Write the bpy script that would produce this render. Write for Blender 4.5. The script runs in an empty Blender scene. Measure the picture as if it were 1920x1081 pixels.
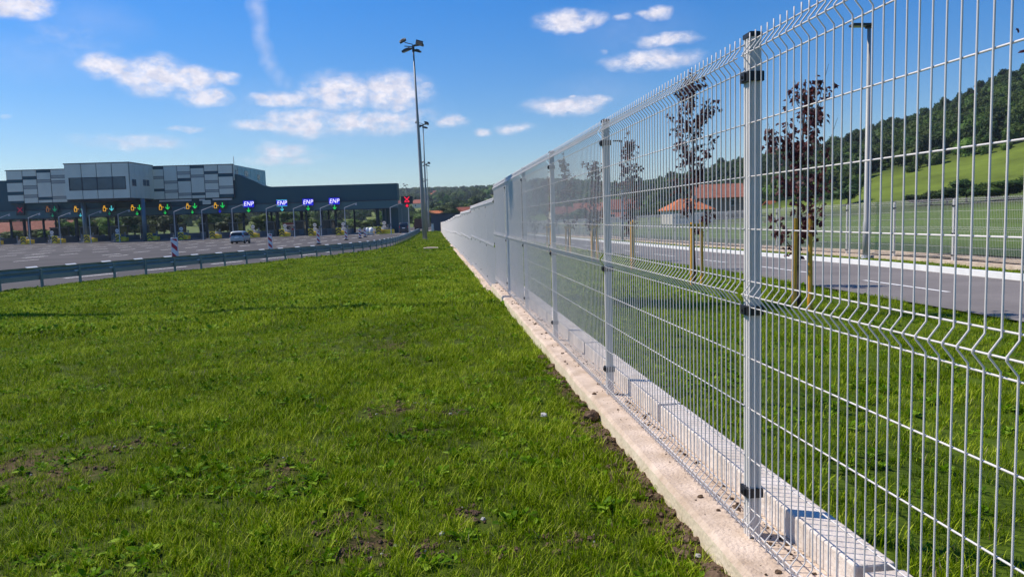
import bpy, bmesh, math, random
import numpy as np
from mathutils import Vector, Matrix, Euler
random.seed(7); rng = np.random.RandomState(11)
PI = math.pi
S = bpy.context.scene; C = S.collection
# ------------------------------------------------------------------ camera
FPX = 1419.9; YAW, PITCH, ROLL = 0.09853918, 0.09338585, -0.02869249
CZ = 1.2713
Fd = Vector((math.sin(YAW)*math.cos(PITCH), math.cos(YAW)*math.cos(PITCH), -math.sin(PITCH)))
R0 = Vector((math.cos(YAW), -math.sin(YAW), 0)); U0 = R0.cross(Fd)
Rv = R0*math.cos(ROLL) + U0*math.sin(ROLL); Uv = Rv.cross(Fd)
Fh = Vector((math.sin(YAW), math.cos(YAW), 0))
cd = bpy.data.cameras.new('camera'); cam = bpy.data.objects.new('camera', cd); C.objects.link(cam)
cam.matrix_world = Matrix(((Rv.x, Uv.x, -Fd.x, 0), (Rv.y, Uv.y, -Fd.y, 0), (Rv.z, Uv.z, -Fd.z, CZ), (0, 0, 0, 1)))
cd.sensor_fit = 'HORIZONTAL'; cd.sensor_width = 36; cd.lens = 36*FPX/1920
cd.clip_start = 0.05; cd.clip_end = 9000
S.camera = cam
def ray(x, y): return Fd*FPX + Rv*(x-960) - Uv*(y-540.5)
def at(px, py, v):                     # the world point seen there at ground distance v in front of the camera
    d = ray(px, py); t = v/d.dot(Fh); return Vector((0, 0, CZ)) + d*t
def onz(px, py, z):
    d = ray(px, py); return Vector((0, 0, CZ)) + d*((z-CZ)/d.z)
# ------------------------------------------------------------------ world, sun, exposure
SUN_EL = math.radians(50); SUN_AZ = math.atan2(-1.0, 0.45)       # clockwise from +Y
W = bpy.data.worlds.new('World'); S.world = W; W.use_nodes = True
wn = W.node_tree.nodes; wl = W.node_tree.links; wn.clear()
def WN(t, **k):
    n = wn.new(t)
    for a, b in k.items(): setattr(n, a, b)
    return n
def wmath(op, a, b=None, clamp=False):
    n = WN('ShaderNodeMath', operation=op, use_clamp=clamp)
    for i, v in enumerate((a, b)):
        if v is None: continue
        if isinstance(v, (int, float)): n.inputs[i].default_value = v
        else: wl.new(v, n.inputs[i])
    return n.outputs[0]
def wvec(op, a, b=None, out=0):
    n = WN('ShaderNodeVectorMath', operation=op)
    for i, v in enumerate((a, b)):
        if v is None: continue
        if isinstance(v, (tuple, list)): n.inputs[i].default_value = v
        else: wl.new(v, n.inputs[i])
    return n.outputs[out]
sky = WN('ShaderNodeTexSky', sky_type='NISHITA', sun_disc=False, sun_elevation=SUN_EL, sun_rotation=SUN_AZ % (2*PI),
         altitude=600, air_density=1.0, dust_density=0.15, ozone_density=2.5)
hsv = WN('ShaderNodeHueSaturation'); hsv.inputs['Hue'].default_value = 0.510
hsv.inputs['Saturation'].default_value = 1.47; hsv.inputs['Value'].default_value = 1.0
wl.new(sky.outputs[0], hsv.inputs['Color'])
tc = WN('ShaderNodeTexCoord'); sep = WN('ShaderNodeSeparateXYZ'); wl.new(tc.outputs['Generated'], sep.inputs[0])
azn = wmath('ARCTAN2', sep.outputs[0], sep.outputs[1]); eln = wmath('ARCSINE', sep.outputs[2])
comb = WN('ShaderNodeCombineXYZ'); wl.new(azn, comb.inputs[0]); wl.new(eln, comb.inputs[1])
def wnoise(scale, detail, stretch=(1, 2.0, 1), rough=0.6):
    m = wvec('MULTIPLY', comb.outputs[0], stretch)
    n = WN('ShaderNodeTexNoise'); n.inputs['Scale'].default_value = scale; n.inputs['Detail'].default_value = detail
    n.inputs['Roughness'].default_value = rough; wl.new(m, n.inputs['Vector']); return n
nA = wnoise(42, 9, (1, 1.6, 1), .64); nW = wnoise(14, 3)
warp = wvec('SCALE', wvec('SUBTRACT', nW.outputs['Color'], (.5, .5, .5))); warp.node.inputs['Scale'].default_value = 0.022
P2 = wvec('ADD', comb.outputs[0], warp)
clouds = [(200,124,52,24,1.1),(285,140,70,36,1.1),(360,150,52,26,1),(424,150,26,13,.9),(382,181,52,17,1),
 (535,186,68,18,.85),(640,172,70,36,1),(735,172,72,36,1),(490,179,26,8,.8),(800,163,18,9,.7),
 (485,236,60,14,.8),(565,228,80,27,.9),(690,226,125,26,.85),(750,206,24,9,.7),(535,282,55,17,.75),(530,296,85,12,.6),
 (845,230,31,12,.8),(905,247,18,7,.75),(967,240,35,10,.7),(1070,38,64,21,1.1),(1090,52,22,10,.7),(1165,33,22,9,.6),(1233,31,25,15,1),(1205,27,14,9,.7),
 (1250,76,62,13,.95),(1220,113,92,20,1),(1062,196,75,18,.9),(1120,187,34,12,.8),(1072,178,10,5,.7),(1130,97,9,5,.5),
 (35,10,66,26,1.1),(255,263,120,17,.55),(352,239,32,8,.7),(10,218,16,5,.5),

 (130,80,120,60,.28),(650,215,190,50,.35),(1100,330,200,20,.2),
 (1500,-140,160,30,.9),(2300,120,180,36,.9),(-300,160,160,40,1),(-600,60,200,50,1)]
thin = [(484,-30,20,50,1),(484,20,19,50,1),(490,65,18,45,1),(498,100,17,32,1),(508,125,16,28,.9),(522,145,15,20,.7),(538,160,13,15,.5),(180,40,110,40,.35),(60,110,150,50,.3),(600,215,230,60,.45),(1120,175,110,40,.3),(1180,60,140,60,.25)]
mask = None; tmask = None
for q_, (cx, cy, rx, ry, w) in enumerate(clouds+thin):
    def ae(x, y):
        d = ray(x, y).normalized(); return math.atan2(d.x, d.y), math.asin(d.z)
    a0, e0 = ae(cx, cy); a1, _ = ae(cx+rx, cy); _, e1 = ae(cx, cy-ry)
    d = wvec('MULTIPLY', wvec('SUBTRACT', P2, (a0, e0, 0)), (1/abs(a1-a0), 1/abs(e1-e0), 0))
    L = wvec('LENGTH', d, out=1)
    if q_ < len(clouds):
        v = wmath('MULTIPLY', wmath('SUBTRACT', 1.42, L, True), w*1.15); mask = v if mask is None else wmath('MAXIMUM', mask, v)
    else:
        v = wmath('MULTIPLY', wmath('SUBTRACT', 1.2, L, True), w); tmask = v if tmask is None else wmath('MAXIMUM', tmask, v)
dens = wmath('ADD', mask, wmath('MULTIPLY', wmath('SUBTRACT', nA.outputs[0], .5), wmath('MULTIPLY', mask, 2.8)))
mr = WN('ShaderNodeMapRange', interpolation_type='SMOOTHSTEP'); wl.new(dens, mr.inputs[0])
mr.inputs[1].default_value = .08; mr.inputs[2].default_value = 1.4; mr.inputs[4].default_value = .95
fac = wmath('MAXIMUM', mr.outputs[0], wmath('MULTIPLY', tmask, wmath('MULTIPLY', wmath('ADD', nA.outputs[0], .1), .42)))
nB = wnoise(60, 5, (1, 1.4, 1)); ccr = WN('ShaderNodeValToRGB'); wl.new(nB.outputs[0], ccr.inputs[0])
ccr.color_ramp.elements[0].position = .3; ccr.color_ramp.elements[0].color = (4.9, 4.95, 5.9, 1)
ccr.color_ramp.elements[1].position = .65; ccr.color_ramp.elements[1].color = (7.2, 6.9, 7.3, 1)
mx = WN('ShaderNodeMix', data_type='RGBA'); wl.new(fac, mx.inputs[0]); skm = WN('ShaderNodeMapRange'); wl.new(eln, skm.inputs[0]); skm.inputs[1].default_value = 0; skm.inputs[2].default_value = .30; skm.inputs[3].default_value = .74; skm.inputs[4].default_value = 1.05
sks = WN('ShaderNodeVectorMath', operation='SCALE'); wl.new(hsv.outputs[0], sks.inputs[0]); wl.new(skm.outputs[0], sks.inputs['Scale']); wl.new(sks.outputs[0], mx.inputs[6]); wl.new(ccr.outputs[0], mx.inputs[7])
bg = WN('ShaderNodeBackground'); bg.inputs[1].default_value = 0.135; wl.new(mx.outputs[2], bg.inputs[0])
wo = WN('ShaderNodeOutputWorld'); wl.new(bg.outputs[0], wo.inputs[0])
W.cycles.sampling_method = 'MANUAL'; W.cycles.sample_map_resolution = 512
sl = bpy.data.lights.new('sun', 'SUN'); sl.energy = 5.0; sl.angle = math.radians(0.53); sl.color = (1, .915, .78)
so = bpy.data.objects.new('sun', sl); C.objects.link(so)
sdir = Vector((math.sin(SUN_AZ)*math.cos(SUN_EL), math.cos(SUN_AZ)*math.cos(SUN_EL), math.sin(SUN_EL)))
so.rotation_euler = sdir.to_track_quat('Z', 'Y').to_euler(); so.location = (0, 0, 60)
S.view_settings.view_transform = 'Standard'; S.view_settings.look = 'None'; S.view_settings.exposure = 0.08; S.view_settings.gamma = 1
S.render.engine = 'CYCLES'; S.cycles.max_bounces = 6; S.cycles.transparent_max_bounces = 16; S.cycles.volume_bounces = 0
# ------------------------------------------------------------------ materials
def mat(name, col, rough=.6, metal=0.0, var=.12, nscale=3.0, bump=0.0, bscale=40.0, spec=.5, emis=None, estr=0, col2=None, detail=4, trans=0, obj_rand=0, coord='Object'):
    m = bpy.data.materials.new(name); m.use_nodes = True; nt = m.node_tree; n = nt.nodes; l = nt.links
    b = n['Principled BSDF']; b.inputs['Roughness'].default_value = rough; b.inputs['Metallic'].default_value = metal
    b.inputs['Specular IOR Level'].default_value = spec
    tcn = n.new('ShaderNodeTexCoord'); out = tcn.outputs[coord]
    nz = n.new('ShaderNodeTexNoise'); nz.inputs['Scale'].default_value = nscale; nz.inputs['Detail'].default_value = detail
    nz.inputs['Roughness'].default_value = .62; l.new(out, nz.inputs['Vector'])
    cr = n.new('ShaderNodeValToRGB'); l.new(nz.outputs[0], cr.inputs[0])
    c2 = col2 if col2 else tuple(min(1, c*(1+var)) for c in col); c1 = col if col2 else tuple(c*(1-var) for c in col)
    cr.color_ramp.elements[0].position = .35; cr.color_ramp.elements[1].position = .65
    cr.color_ramp.elements[0].color = (*c1, 1); cr.color_ramp.elements[1].color = (*c2, 1)
    o = cr.outputs[0]
    if obj_rand:
        oi = n.new('ShaderNodeObjectInfo'); h = n.new('ShaderNodeHueSaturation')
        mp = n.new('ShaderNodeMapRange'); l.new(oi.outputs['Random'], mp.inputs[0]); mp.inputs[3].default_value = 1-obj_rand; mp.inputs[4].default_value = 1+obj_rand
        l.new(mp.outputs[0], h.inputs['Value']); l.new(o, h.inputs['Color'])
        mp2 = n.new('ShaderNodeMapRange'); l.new(oi.outputs['Random'], mp2.inputs[0]); mp2.inputs[3].default_value = .485; mp2.inputs[4].default_value = .512
        l.new(mp2.outputs[0], h.inputs['Hue']); o = h.outputs[0]
    l.new(o, b.inputs['Base Color'])
    if bump:
        nb = n.new('ShaderNodeTexNoise'); nb.inputs['Scale'].default_value = bscale; nb.inputs['Detail'].default_value = 6; l.new(out, nb.inputs['Vector'])
        bp = n.new('ShaderNodeBump'); bp.inputs['Strength'].default_value = bump; bp.inputs['Distance'].default_value = .02; l.new(nb.outputs[0], bp.inputs['Height']); l.new(bp.outputs[0], b.inputs['Normal'])
    if emis: b.inputs['Emission Color'].default_value = (*emis, 1); b.inputs['Emission Strength'].default_value = estr
    if trans:
        t = n.new('ShaderNodeBsdfTranslucent'); l.new(o, t.inputs[0]); ms = n.new('ShaderNodeMixShader'); ms.inputs[0].default_value = trans
        l.new(b.outputs[0], ms.inputs[1]); l.new(t.outputs[0], ms.inputs[2]); l.new(ms.outputs[0], n['Material Output'].inputs[0])
    return m
M = {}
M['galv'] = mat('galvanised_coating', (.50, .50, .51), .45, .1, .05, 8)
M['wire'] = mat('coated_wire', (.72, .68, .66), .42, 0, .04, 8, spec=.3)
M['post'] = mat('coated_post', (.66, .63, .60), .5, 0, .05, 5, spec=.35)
M['black'] = mat('black_plastic', (.012, .013, .018), .5, 0, .2, 5)
M['rail'] = mat('weathered_zinc', (.22, .28, .29), .45, .1, .12, 2.0)
M['railglint'] = mat('glint_zinc', (.88, .87, .84), .5, 0, .04, 3)  # near-white zinc, standing in for sun glints along the rail
M['mast'] = mat('mast_steel', (.33, .33, .32), .5, .1, .06, 2)
M['lampdark'] = mat('floodlight_housing', (.035, .04, .045), .5, 0, .2, 4)
M['glasslens'] = mat('lamp_lens', (.3, .3, .28), .15, 0, .05, 4)
M['conc'] = mat('pale_concrete', (.48, .365, .27), .9, 0, .1, 5, .6, 60, .2, col2=(.72, .58, .47), detail=9)
M['conc_face'] = mat('pale_concrete_form_face', (.62, .52, .36), .9, 0, .1, 5, .35, 45, .2, col2=(.78, .67, .50), detail=8)
M['kerbblock'] = mat('kerb_block_concrete', (.60, .52, .45), .9, 0, .1, 7, .4, 50, .2, col2=(.76, .68, .62))
M['whitekerb'] = mat('white_painted_kerb', (.75, .75, .73), .8, 0, .06, 4, .2, 30)
M['asph'] = mat('road_asphalt', (.17, .152, .145), .85, 0, .12, .6, .3, 120, .3, col2=(.235, .21, .20), detail=8)
M['asph2'] = mat('plaza_asphalt', (.078, .072, .072), .9, 0, .12, .12, .2, 60, .15, col2=(.108, .100, .099), detail=8)
M['apron'] = mat('concrete_apron', (.36, .34, .33), .85, 0, .08, .3, .1, 30)
M['paint'] = mat('road_paint', (.82, .80, .77), .7, 0, .08, 6)
M['soil'] = mat('bare_soil', (.095, .062, .035), .95, 0, .2, 12, .9, 40, .1, col2=(.20, .14, .085))
M['clod'] = mat('dry_soil_clod', (.11, .07, .045), .95, 0, .2, 22, .9, 70, .1, col2=(.22, .15, .10))
M['stone'] = mat('pale_stone', (.5, .48, .44), .8, 0, .1, 20, .4, 60)
M['dkblue'] = mat('dark_slate_cladding', (.018, .085, .10), .6, 0, .08, .15)
M['fascia'] = mat('slate_fascia_band', (.06, .145, .155), .6, 0, .06, .2)
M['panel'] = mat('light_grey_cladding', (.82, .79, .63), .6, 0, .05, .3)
M['panelside'] = mat('light_grey_cladding_side', (.74, .73, .60), .6, 0, .05, .3)  # slightly darker grey for the side walls
M['midgrey'] = mat('mid_grey_cladding', (.46, .45, .38), .6, 0, .06, .3)
M['seam'] = mat('dark_seam', (.03, .045, .06), .6, 0, .05, 1)
M['winglass'] = mat('tinted_window_glass', (.07, .11, .14), .18, .2, .15, .5)
M['soffit'] = mat('dark_soffit', (.03, .04, .05), .7, 0, .1, .5)
M['column'] = mat('teal_steel_column', (.045, .075, .095), .5, .2, .1, .6)
M['column2'] = mat('lit_teal_column', (.12, .2, .25), .45, .2, .08, .6)  # the column teal lightened, daylight on the front pair put into the colour
M['booth'] = mat('booth_glass', (.03, .05, .07), .12, .1, .2, 1)
M['boothpanel'] = mat('booth_panel', (.16, .19, .21), .5, .1, .08, 1)
M['barrier'] = mat('grey_barrier_concrete', (.14, .155, .165), .85, 0, .1, 1.5, .3, 12)
M['yellow'] = mat('safety_yellow', (1.0, .66, .03), .5, 0, .06, 3)
M['white'] = mat('white_plastic', (.78, .78, .78), .45, 0, .04, 3)
M['red'] = mat('signal_red', (.50, .03, .05), .5, 0, .06, 4)
M['ledboard'] = mat('led_board_face', (.012, .02, .028), .4, 0, .1, 3)
M['ledblue'] = mat('led_blue_lit', (.0, .0, .1), .5, emis=(.01, .015, .62), estr=.9)
M['ledwhite'] = mat('led_white_lit', (.5, .5, .5), .5, emis=(.85, .80, 1), estr=1.1)
M['ledcyan'] = mat('led_cyan_lit', (.05, .3, .4), .5, emis=(.1, .75, .85), estr=0.61)
M['ledgreen'] = mat('led_green_lit', (.0, .2, .05), .5, emis=(.02, .85, .12), estr=0.61)
M['leddim'] = mat('led_green_dim', (.0, .1, .04), .5, emis=(.01, .28, .14), estr=0.48)
M['ledyellow'] = mat('led_yellow_lit', (.4, .2, .0), .5, emis=(1, .52, .03), estr=0.78)
M['ledorange'] = mat('led_orange_dim', (.2, .08, .02), .5, emis=(.5, .2, .04), estr=0.34)
M['ledred'] = mat('led_red_lit', (.3, .0, .02), .5, emis=(1, .01, .05), estr=.9)
M['leddkred'] = mat('led_red_dim', (.1, .0, .02), .5, emis=(.22, .01, .03), estr=.6)
M['carpaint'] = mat('silver_white_paint', (.42, .46, .47), .25, .2, .03, 1)
M['carglass'] = mat('car_glass', (.012, .018, .025), .08, 0, .1, 1)
M['tyre'] = mat('tyre_rubber', (.015, .015, .017), .8, 0, .1, 5)
M['rim'] = mat('wheel_rim', (.42, .43, .45), .35, .5, .05, 5)
M['taillight'] = mat('tail_light', (.42, .03, .06), .25, 0, .05, 5)
M['vanpaint'] = mat('dark_van_paint', (.03, .045, .065), .3, .2, .05, 1)
M['rust'] = mat('brown_lorry_body', (.16, .06, .035), .6, 0, .1, 1)
M['signgreen'] = mat('green_sign_face', (.0, .13, .07), .5, 0, .05, 1)
M['stake'] = mat('yellow_pine_stake', (.80, .36, .03), .75, 0, .15, 14, .3, 60, .3, col2=(.88, .47, .08))
M['bark'] = mat('maple_bark', (.075, .055, .045), .9, 0, .2, 20, .6, 50)
M['bark2'] = mat('grey_bark', (.07, .06, .05), .9, 0, .2, 4, .6, 20)
M['mapleleaf'] = mat('purple_maple_leaf', (.060, .018, .022), .5, 0, .2, 9, 0, 40, .35, col2=(.16, .050, .050), trans=.35)
M['leafgreen'] = mat('green_foliage', (.045, .085, .012), .6, 0, .3, 1.5, 0, 40, .2, col2=(.09, .145, .022), trans=.25, obj_rand=.35)
M['leafdark'] = mat('dark_foliage', (.026, .055, .012), .6, 0, .3, 1.5, 0, 40, .2, col2=(.05, .09, .018), trans=.2, obj_rand=.4)
M['leafbright'] = mat('bright_foliage', (.08, .145, .018), .6, 0, .3, 1.5, 0, 40, .2, col2=(.14, .22, .03), trans=.25, obj_rand=.3)
M['tile'] = mat('orange_roof_tile', (.42, .12, .045), .8, 0, .15, 1.2, .3, 12, .2, col2=(.56, .19, .08))
M['tiledull'] = mat('weathered_roof_tile', (.27, .10, .065), .85, 0, .15, 1.2, .3, 12, .2, col2=(.36, .15, .10))
M['tilered'] = mat('red_roof_tile', (.27, .075, .05), .8, 0, .15, 1.2, .3, 12, .2, col2=(.35, .12, .08))
M['render'] = mat('cream_render', (.62, .57, .48), .85, 0, .08, .8)
M['brickwall'] = mat('bare_block_wall', (.30, .20, .15), .9, 0, .12, .8)
M['darkwood'] = mat('dark_wood', (.06, .04, .03), .8, 0, .2, 2)
M['housewin'] = mat('house_window', (.03, .04, .05), .15, 0, .1, 1)
M['slatewall'] = mat('slate_blue_wall', (.075, .095, .125), .8, 0, .08, .5)
# ------------------------------------------------------------------ mesh helpers
class MB:
    def __init__(s): s.v = []; s.f = []; s.mi = []
    def add(s, vs, fs, mi=0):
        o = len(s.v); s.v += [tuple(p) for p in vs]; s.f += [tuple(i+o for i in f) for f in fs]; s.mi += [mi]*len(fs)
    def box(s, c, d, X=Vector((1, 0, 0)), Y=Vector((0, 1, 0)), Z=Vector((0, 0, 1)), mi=0):
        c = Vector(c); vs = []
        for sz in (-.5, .5):
            for sy in (-.5, .5):
                for sx in (-.5, .5): vs.append(c+X*(sx*d[0])+Y*(sy*d[1])+Z*(sz*d[2]))
        s.add(vs, [(0, 2, 3, 1), (4, 5, 7, 6), (0, 1, 5, 4), (2, 6, 7, 3), (0, 4, 6, 2), (1, 3, 7, 5)], mi)
    def b2(s, x0, x1, y0, y1, z0, z1, mi=0): s.box(((x0+x1)/2, (y0+y1)/2, (z0+z1)/2), (x1-x0, y1-y0, z1-z0), mi=mi)
    def tube(s, pts, rs, n=6, cap=True, mi=0):
        pts = [Vector(p) for p in pts]; rings = []
        if not isinstance(rs, (list, tuple)): rs = [rs]*len(pts)
        vs = []
        d0 = (pts[1]-pts[0]).normalized(); ref = Vector((1, 0, 0)) if abs(d0.x) < .8 else Vector((0, 1, 0))
        for i, p in enumerate(pts):
            if i == 0: d = pts[1]-p
            elif i == len(pts)-1: d = p-pts[i-1]
            else: d = (pts[i+1]-p).normalized()+(p-pts[i-1]).normalized()
            d.normalize(); a = (ref-d*ref.dot(d)).normalized(); b = d.cross(a)
            for k in range(n):
                t = 2*PI*k/n; vs.append(p+(a*math.cos(t)+b*math.sin(t))*rs[i])
        fs = []
        for i in range(len(pts)-1):
            for k in range(n):
                k2 = (k+1) % n; fs.append((i*n+k, i*n+k2, (i+1)*n+k2, (i+1)*n+k))
        if cap: fs.append(tuple(range(n))[::-1]); fs.append(tuple((len(pts)-1)*n+k for k in range(n)))
        s.add(vs, fs, mi)
    def prism(s, poly, O, A, B, D, mi=0):      # poly in plane (A,B) at O, extruded by vector D
        O = Vector(O); n = len(poly); a = [O+A*p[0]+B*p[1] for p in poly]; b = [p+D for p in a]
        s.add(a+b, [tuple(range(n))[::-1], tuple(range(n, 2*n))]+[(i, (i+1) % n, n+(i+1) % n, n+i) for i in range(n)], mi)
    def quad(s, a, b, c, d, mi=0): s.add([a, b, c, d], [(0, 1, 2, 3)], mi)
    def mesh(s, name, mats, smooth=False):
        me = bpy.data.meshes.new(name); me.from_pydata(s.v, [], s.f)
        for m in (mats if isinstance(mats, (list, tuple)) else [mats]): me.materials.append(m)
        if len(me.materials) > 1: me.polygons.foreach_set('material_index', s.mi)
        bm = bmesh.new(); bm.from_mesh(me); bmesh.ops.recalc_face_normals(bm, faces=bm.faces); bm.to_mesh(me); bm.free()
        if smooth: me.polygons.foreach_set('use_smooth', [True]*len(me.polygons))
        me.update(); return me
    def build(s, name, mats, parent=None, smooth=False, bevel=0):
        o = bpy.data.objects.new(name, s.mesh(name, mats, smooth)); C.objects.link(o)
        if parent: o.parent = parent
        if bevel:
            b = o.modifiers.new('bevel', 'BEVEL'); b.width = bevel; b.segments = 2; b.limit_method = 'ANGLE'
        return o
def thing(name, label, cat, loc=(0, 0, 0), rz=0, group=None):
    o = bpy.data.objects.new(name, None); C.objects.link(o); o.location = loc; o.rotation_euler = (0, 0, rz)
    o.empty_display_size = .2; tag(o, label, cat, group); return o
def tag(o, label, cat, group=None):
    o['label'] = label; o['category'] = cat
    if group: o['group'] = group
    return o
def struct(o, label=None, kind='structure'):
    o['kind'] = kind
    if label: o['label'] = label
    return o
def dup(root, loc, rz=0, label=None, group=None, scale=None, mats=None):
    r = root.copy(); C.objects.link(r); r.location = loc; r.rotation_euler = (0, 0, rz)
    if label: r['label'] = label
    if group: r['group'] = group
    if scale: r.scale = scale if isinstance(scale, tuple) else (scale,)*3
    for ch in list(root.children):
        c = ch.copy(); C.objects.link(c); c.parent = r
        for g in list(ch.children):
            d = g.copy(); C.objects.link(d); d.parent = c
    return r
def lerp(x, xs, ys): return float(np.interp(x, xs, ys))
X1, Y1, Z1 = Vector((1, 0, 0)), Vector((0, 1, 0)), Vector((0, 0, 1))
# ------------------------------------------------------------------ heights
FX = 1.194                                   # the fence line
LEVELS = [(-3, 0.0), (5, -.25), (9, -.35), (13, -.44), (17, -.50), (19, -.58), (22, -.68), (27, -.80), (33, -.93), (41, -1.05), (50, -1.17), (61, -1.25)]
PY0 = 2.837; NP = 62
def level(k):
    z = 0
    for a, b in LEVELS:
        if k >= a: z = b
    return z
def zplaza(y): return lerp(y, [10, 30, 45, 60, 150], [-.75, -.85, -.95, -1.05, -1.08])
def zroad(y): return lerp(y, [0, 14, 19, 27, 34, 52, 73, 155, 220], [-.27, -.28, -.29, -.38, -.46, -.62, -.80, -1.4, -1.8])
RAIL = [(-24, 6), (-19.6, 14), (-17.2, 20), (-16.0, 25), (-15.0, 29.7), (-13.5, 35), (-12.1, 39), (-10.7, 43), (-9.3, 46.7), (-8.0, 50.5), (-6.7, 54.3), (-5.6, 58.2), (-4.85, 62.1),
        (-4.3, 66), (-3.9, 70), (-3.6, 76), (-3.4, 86), (-3.15, 107), (-2.95, 150)]
RYs = [p[1] for p in RAIL]; RXs = [p[0] for p in RAIL]
def xrail(y): return lerp(y, [-10]+RYs+[200], [-30]+RXs+[-2.9])
def zla(y): return lerp(y, [0, 5, 13, 14.5, 16.5, 25, 36, 56, 85, 159], [-.118, -.115, -.145, -.19, -.31, -.36, -.49, -.64, -.87, -1.29])
def zlawn(x, y):
    s = min(max((1.08-x)/(1.08-xrail(y)), 0), 1.1)
    a = zla(y); b = zplaza(y)+.03; z = a+(b-a)*(s**.9)
    und = .025*math.sin(x*1.3+y*.7)+.02*math.sin(x*.6-y*1.1+1)+.012*math.sin(3.1*x+1.7*y)
    e = min(1, s*8)*min(1, (1-min(s, 1))*6)
    return z+und*e
def zright(x, y):                            # lawn between the kerb blocks and the service road
    a = lerp(y, [0, 14, 16, 25, 36, 60, 155], [.03, .01, -.2, -.26, -.4, -.62, -1.3]); s = min(max((x-1.5)/6.15, 0), 1)
    return a+(zroad(y)-.02-a)*s**.8+.02*math.sin(x*2+y)*min(1, s*5)*min(1, (1-s)*5)
# far terrain: height at (pixel column, distance)
HR = [150, 200, 270, 350, 450, 600, 900, 1200, 1800, 4000]
COLS = [(-1500, [-1.4, -1.5, -1, 1, 3, 8, 20, 36, 44, 40]), (0, [-1.4, -1.5, -1, 2, 5, 10, 22, 38, 46, 40]), (500, [-1.4, -2, -1.5, 0, 3, 9, 22, 40, 48, 40]),
        (760, [-1.5, -2.2, -2, 0, 4, 10, 24, 43, 48, 40]), (900, [-1.5, -2, -1, 2, 6, 14, 30, 43, 46, 40]), (1040, [-1.4, -1.2, 0, 4, 9, 19, 38, 40, 40, 36]),
        (1140, [-1.2, -.5, 2, 6, 12, 21, 32, 34, 34, 34]), (1300, [-.9, 0, 4, 11, 18.7, 22, 28, 30, 30, 30]), (1410, [-.6, .6, 7, 17, 25.7, 30, 34, 34, 34, 34]),
        (1560, [.4, 3.5, 14, 26, 33, 38, 40, 40, 40, 40]), (1640, [.8, 7.9, 18, 29.6, 37, 42, 44, 44, 44, 44]), (1740, [1.6, 9.5, 21, 33, 42, 48, 50, 50, 50, 50]),
        (1900, [2.2, 12.2, 29, 46.6, 56, 62, 62, 60, 60, 60]), (2200, [3.2, 17, 36, 56, 66, 72, 72, 70, 70, 70]), (2900, [5, 22, 42, 62, 74, 80, 80, 78, 70, 70])]
CXs = [c[0] for c in COLS]; HT = np.array([c[1] for c in COLS], float)
def pxcol(x, y):
    a = math.atan2(x, y)-YAW
    if a > 1.15: return 2900
    if a < -1.15: return -1500
    return 960+FPX*math.tan(a)
def zterr(x, y):
    r = math.hypot(x, y); px = pxcol(x, y) if y > 0 else (2900 if x > 0 else -1500)
    zf = float(np.interp(px, CXs, [np.interp(r, HR, HT[i]) for i in range(len(CXs))]))
    if x > 13.2: zn = zroad(max(y, 0))+.07
    elif x > -3: zn = zroad(max(y, 0))-.35
    else: zn = -1.45
    t = min(max((r-90)/(150-90), 0), 1)
    if x < 13.2: t = min(max((r-140)/60, 0), 1)
    z = zn*(1-t)+zf*t
    if r > 200: z += (math.sin(x*.021+y*.013)*1.0+math.sin(x*.047-y*.031)*.6)*min(1, (r-200)/300)
    if -90 < x < 13 and 10 < y < 200: z = min(z, -1.45)
    return z
# ------------------------------------------------------------------ ground sheets
def grid(name, xs_of, ys, n, zf, mats):
    b = MB(); vs = []; fs = []
    for y in ys:
        x0, x1 = xs_of(y)
        for i in range(n+1):
            x = x0+(x1-x0)*i/n; vs.append((x, y, zf(x, y)))
    for j in range(len(ys)-1):
        for i in range(n): a = j*(n+1)+i; fs.append((a, a+1, a+n+2, a+n+1))
    me = bpy.data.meshes.new(name); me.from_pydata(vs, [], fs); me.materials.append(mats)
    me.polygons.foreach_set('use_smooth', [True]*len(me.polygons)); o = bpy.data.objects.new(name, me); C.objects.link(o); return struct(o)
def turfmat():
    m = mat('turf_soil', (.040, .055, .010), .95, 0, .2, 6, .9, 30, .1, col2=(.075, .105, .012)); return m
M['turf'] = turfmat()
# soil patches where the grass is thin; the left-edge one paints a hollow's shade as soil (x, y, rx, ry, strength)
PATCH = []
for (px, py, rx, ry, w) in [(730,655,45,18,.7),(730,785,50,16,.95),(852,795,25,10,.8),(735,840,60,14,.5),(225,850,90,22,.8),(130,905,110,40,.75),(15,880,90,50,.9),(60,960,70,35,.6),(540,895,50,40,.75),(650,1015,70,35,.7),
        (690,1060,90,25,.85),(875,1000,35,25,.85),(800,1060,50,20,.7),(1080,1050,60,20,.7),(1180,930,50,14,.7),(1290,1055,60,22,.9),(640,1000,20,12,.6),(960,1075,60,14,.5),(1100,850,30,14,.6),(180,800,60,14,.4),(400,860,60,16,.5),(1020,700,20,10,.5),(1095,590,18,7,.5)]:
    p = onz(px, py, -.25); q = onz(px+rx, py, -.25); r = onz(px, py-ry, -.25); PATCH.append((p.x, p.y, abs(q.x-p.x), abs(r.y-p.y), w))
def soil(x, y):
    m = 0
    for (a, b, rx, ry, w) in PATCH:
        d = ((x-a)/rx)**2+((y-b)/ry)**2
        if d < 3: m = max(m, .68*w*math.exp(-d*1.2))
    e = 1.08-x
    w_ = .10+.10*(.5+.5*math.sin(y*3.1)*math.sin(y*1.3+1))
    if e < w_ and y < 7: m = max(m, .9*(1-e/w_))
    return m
ysl = list(np.arange(.8, 14, .25))+list(np.arange(14, 40, .8))+list(np.arange(40, 166, 3))
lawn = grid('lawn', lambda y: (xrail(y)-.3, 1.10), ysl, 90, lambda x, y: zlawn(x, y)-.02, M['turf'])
ca = lawn.data.color_attributes.new('soil', 'FLOAT_COLOR', 'POINT')
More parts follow.
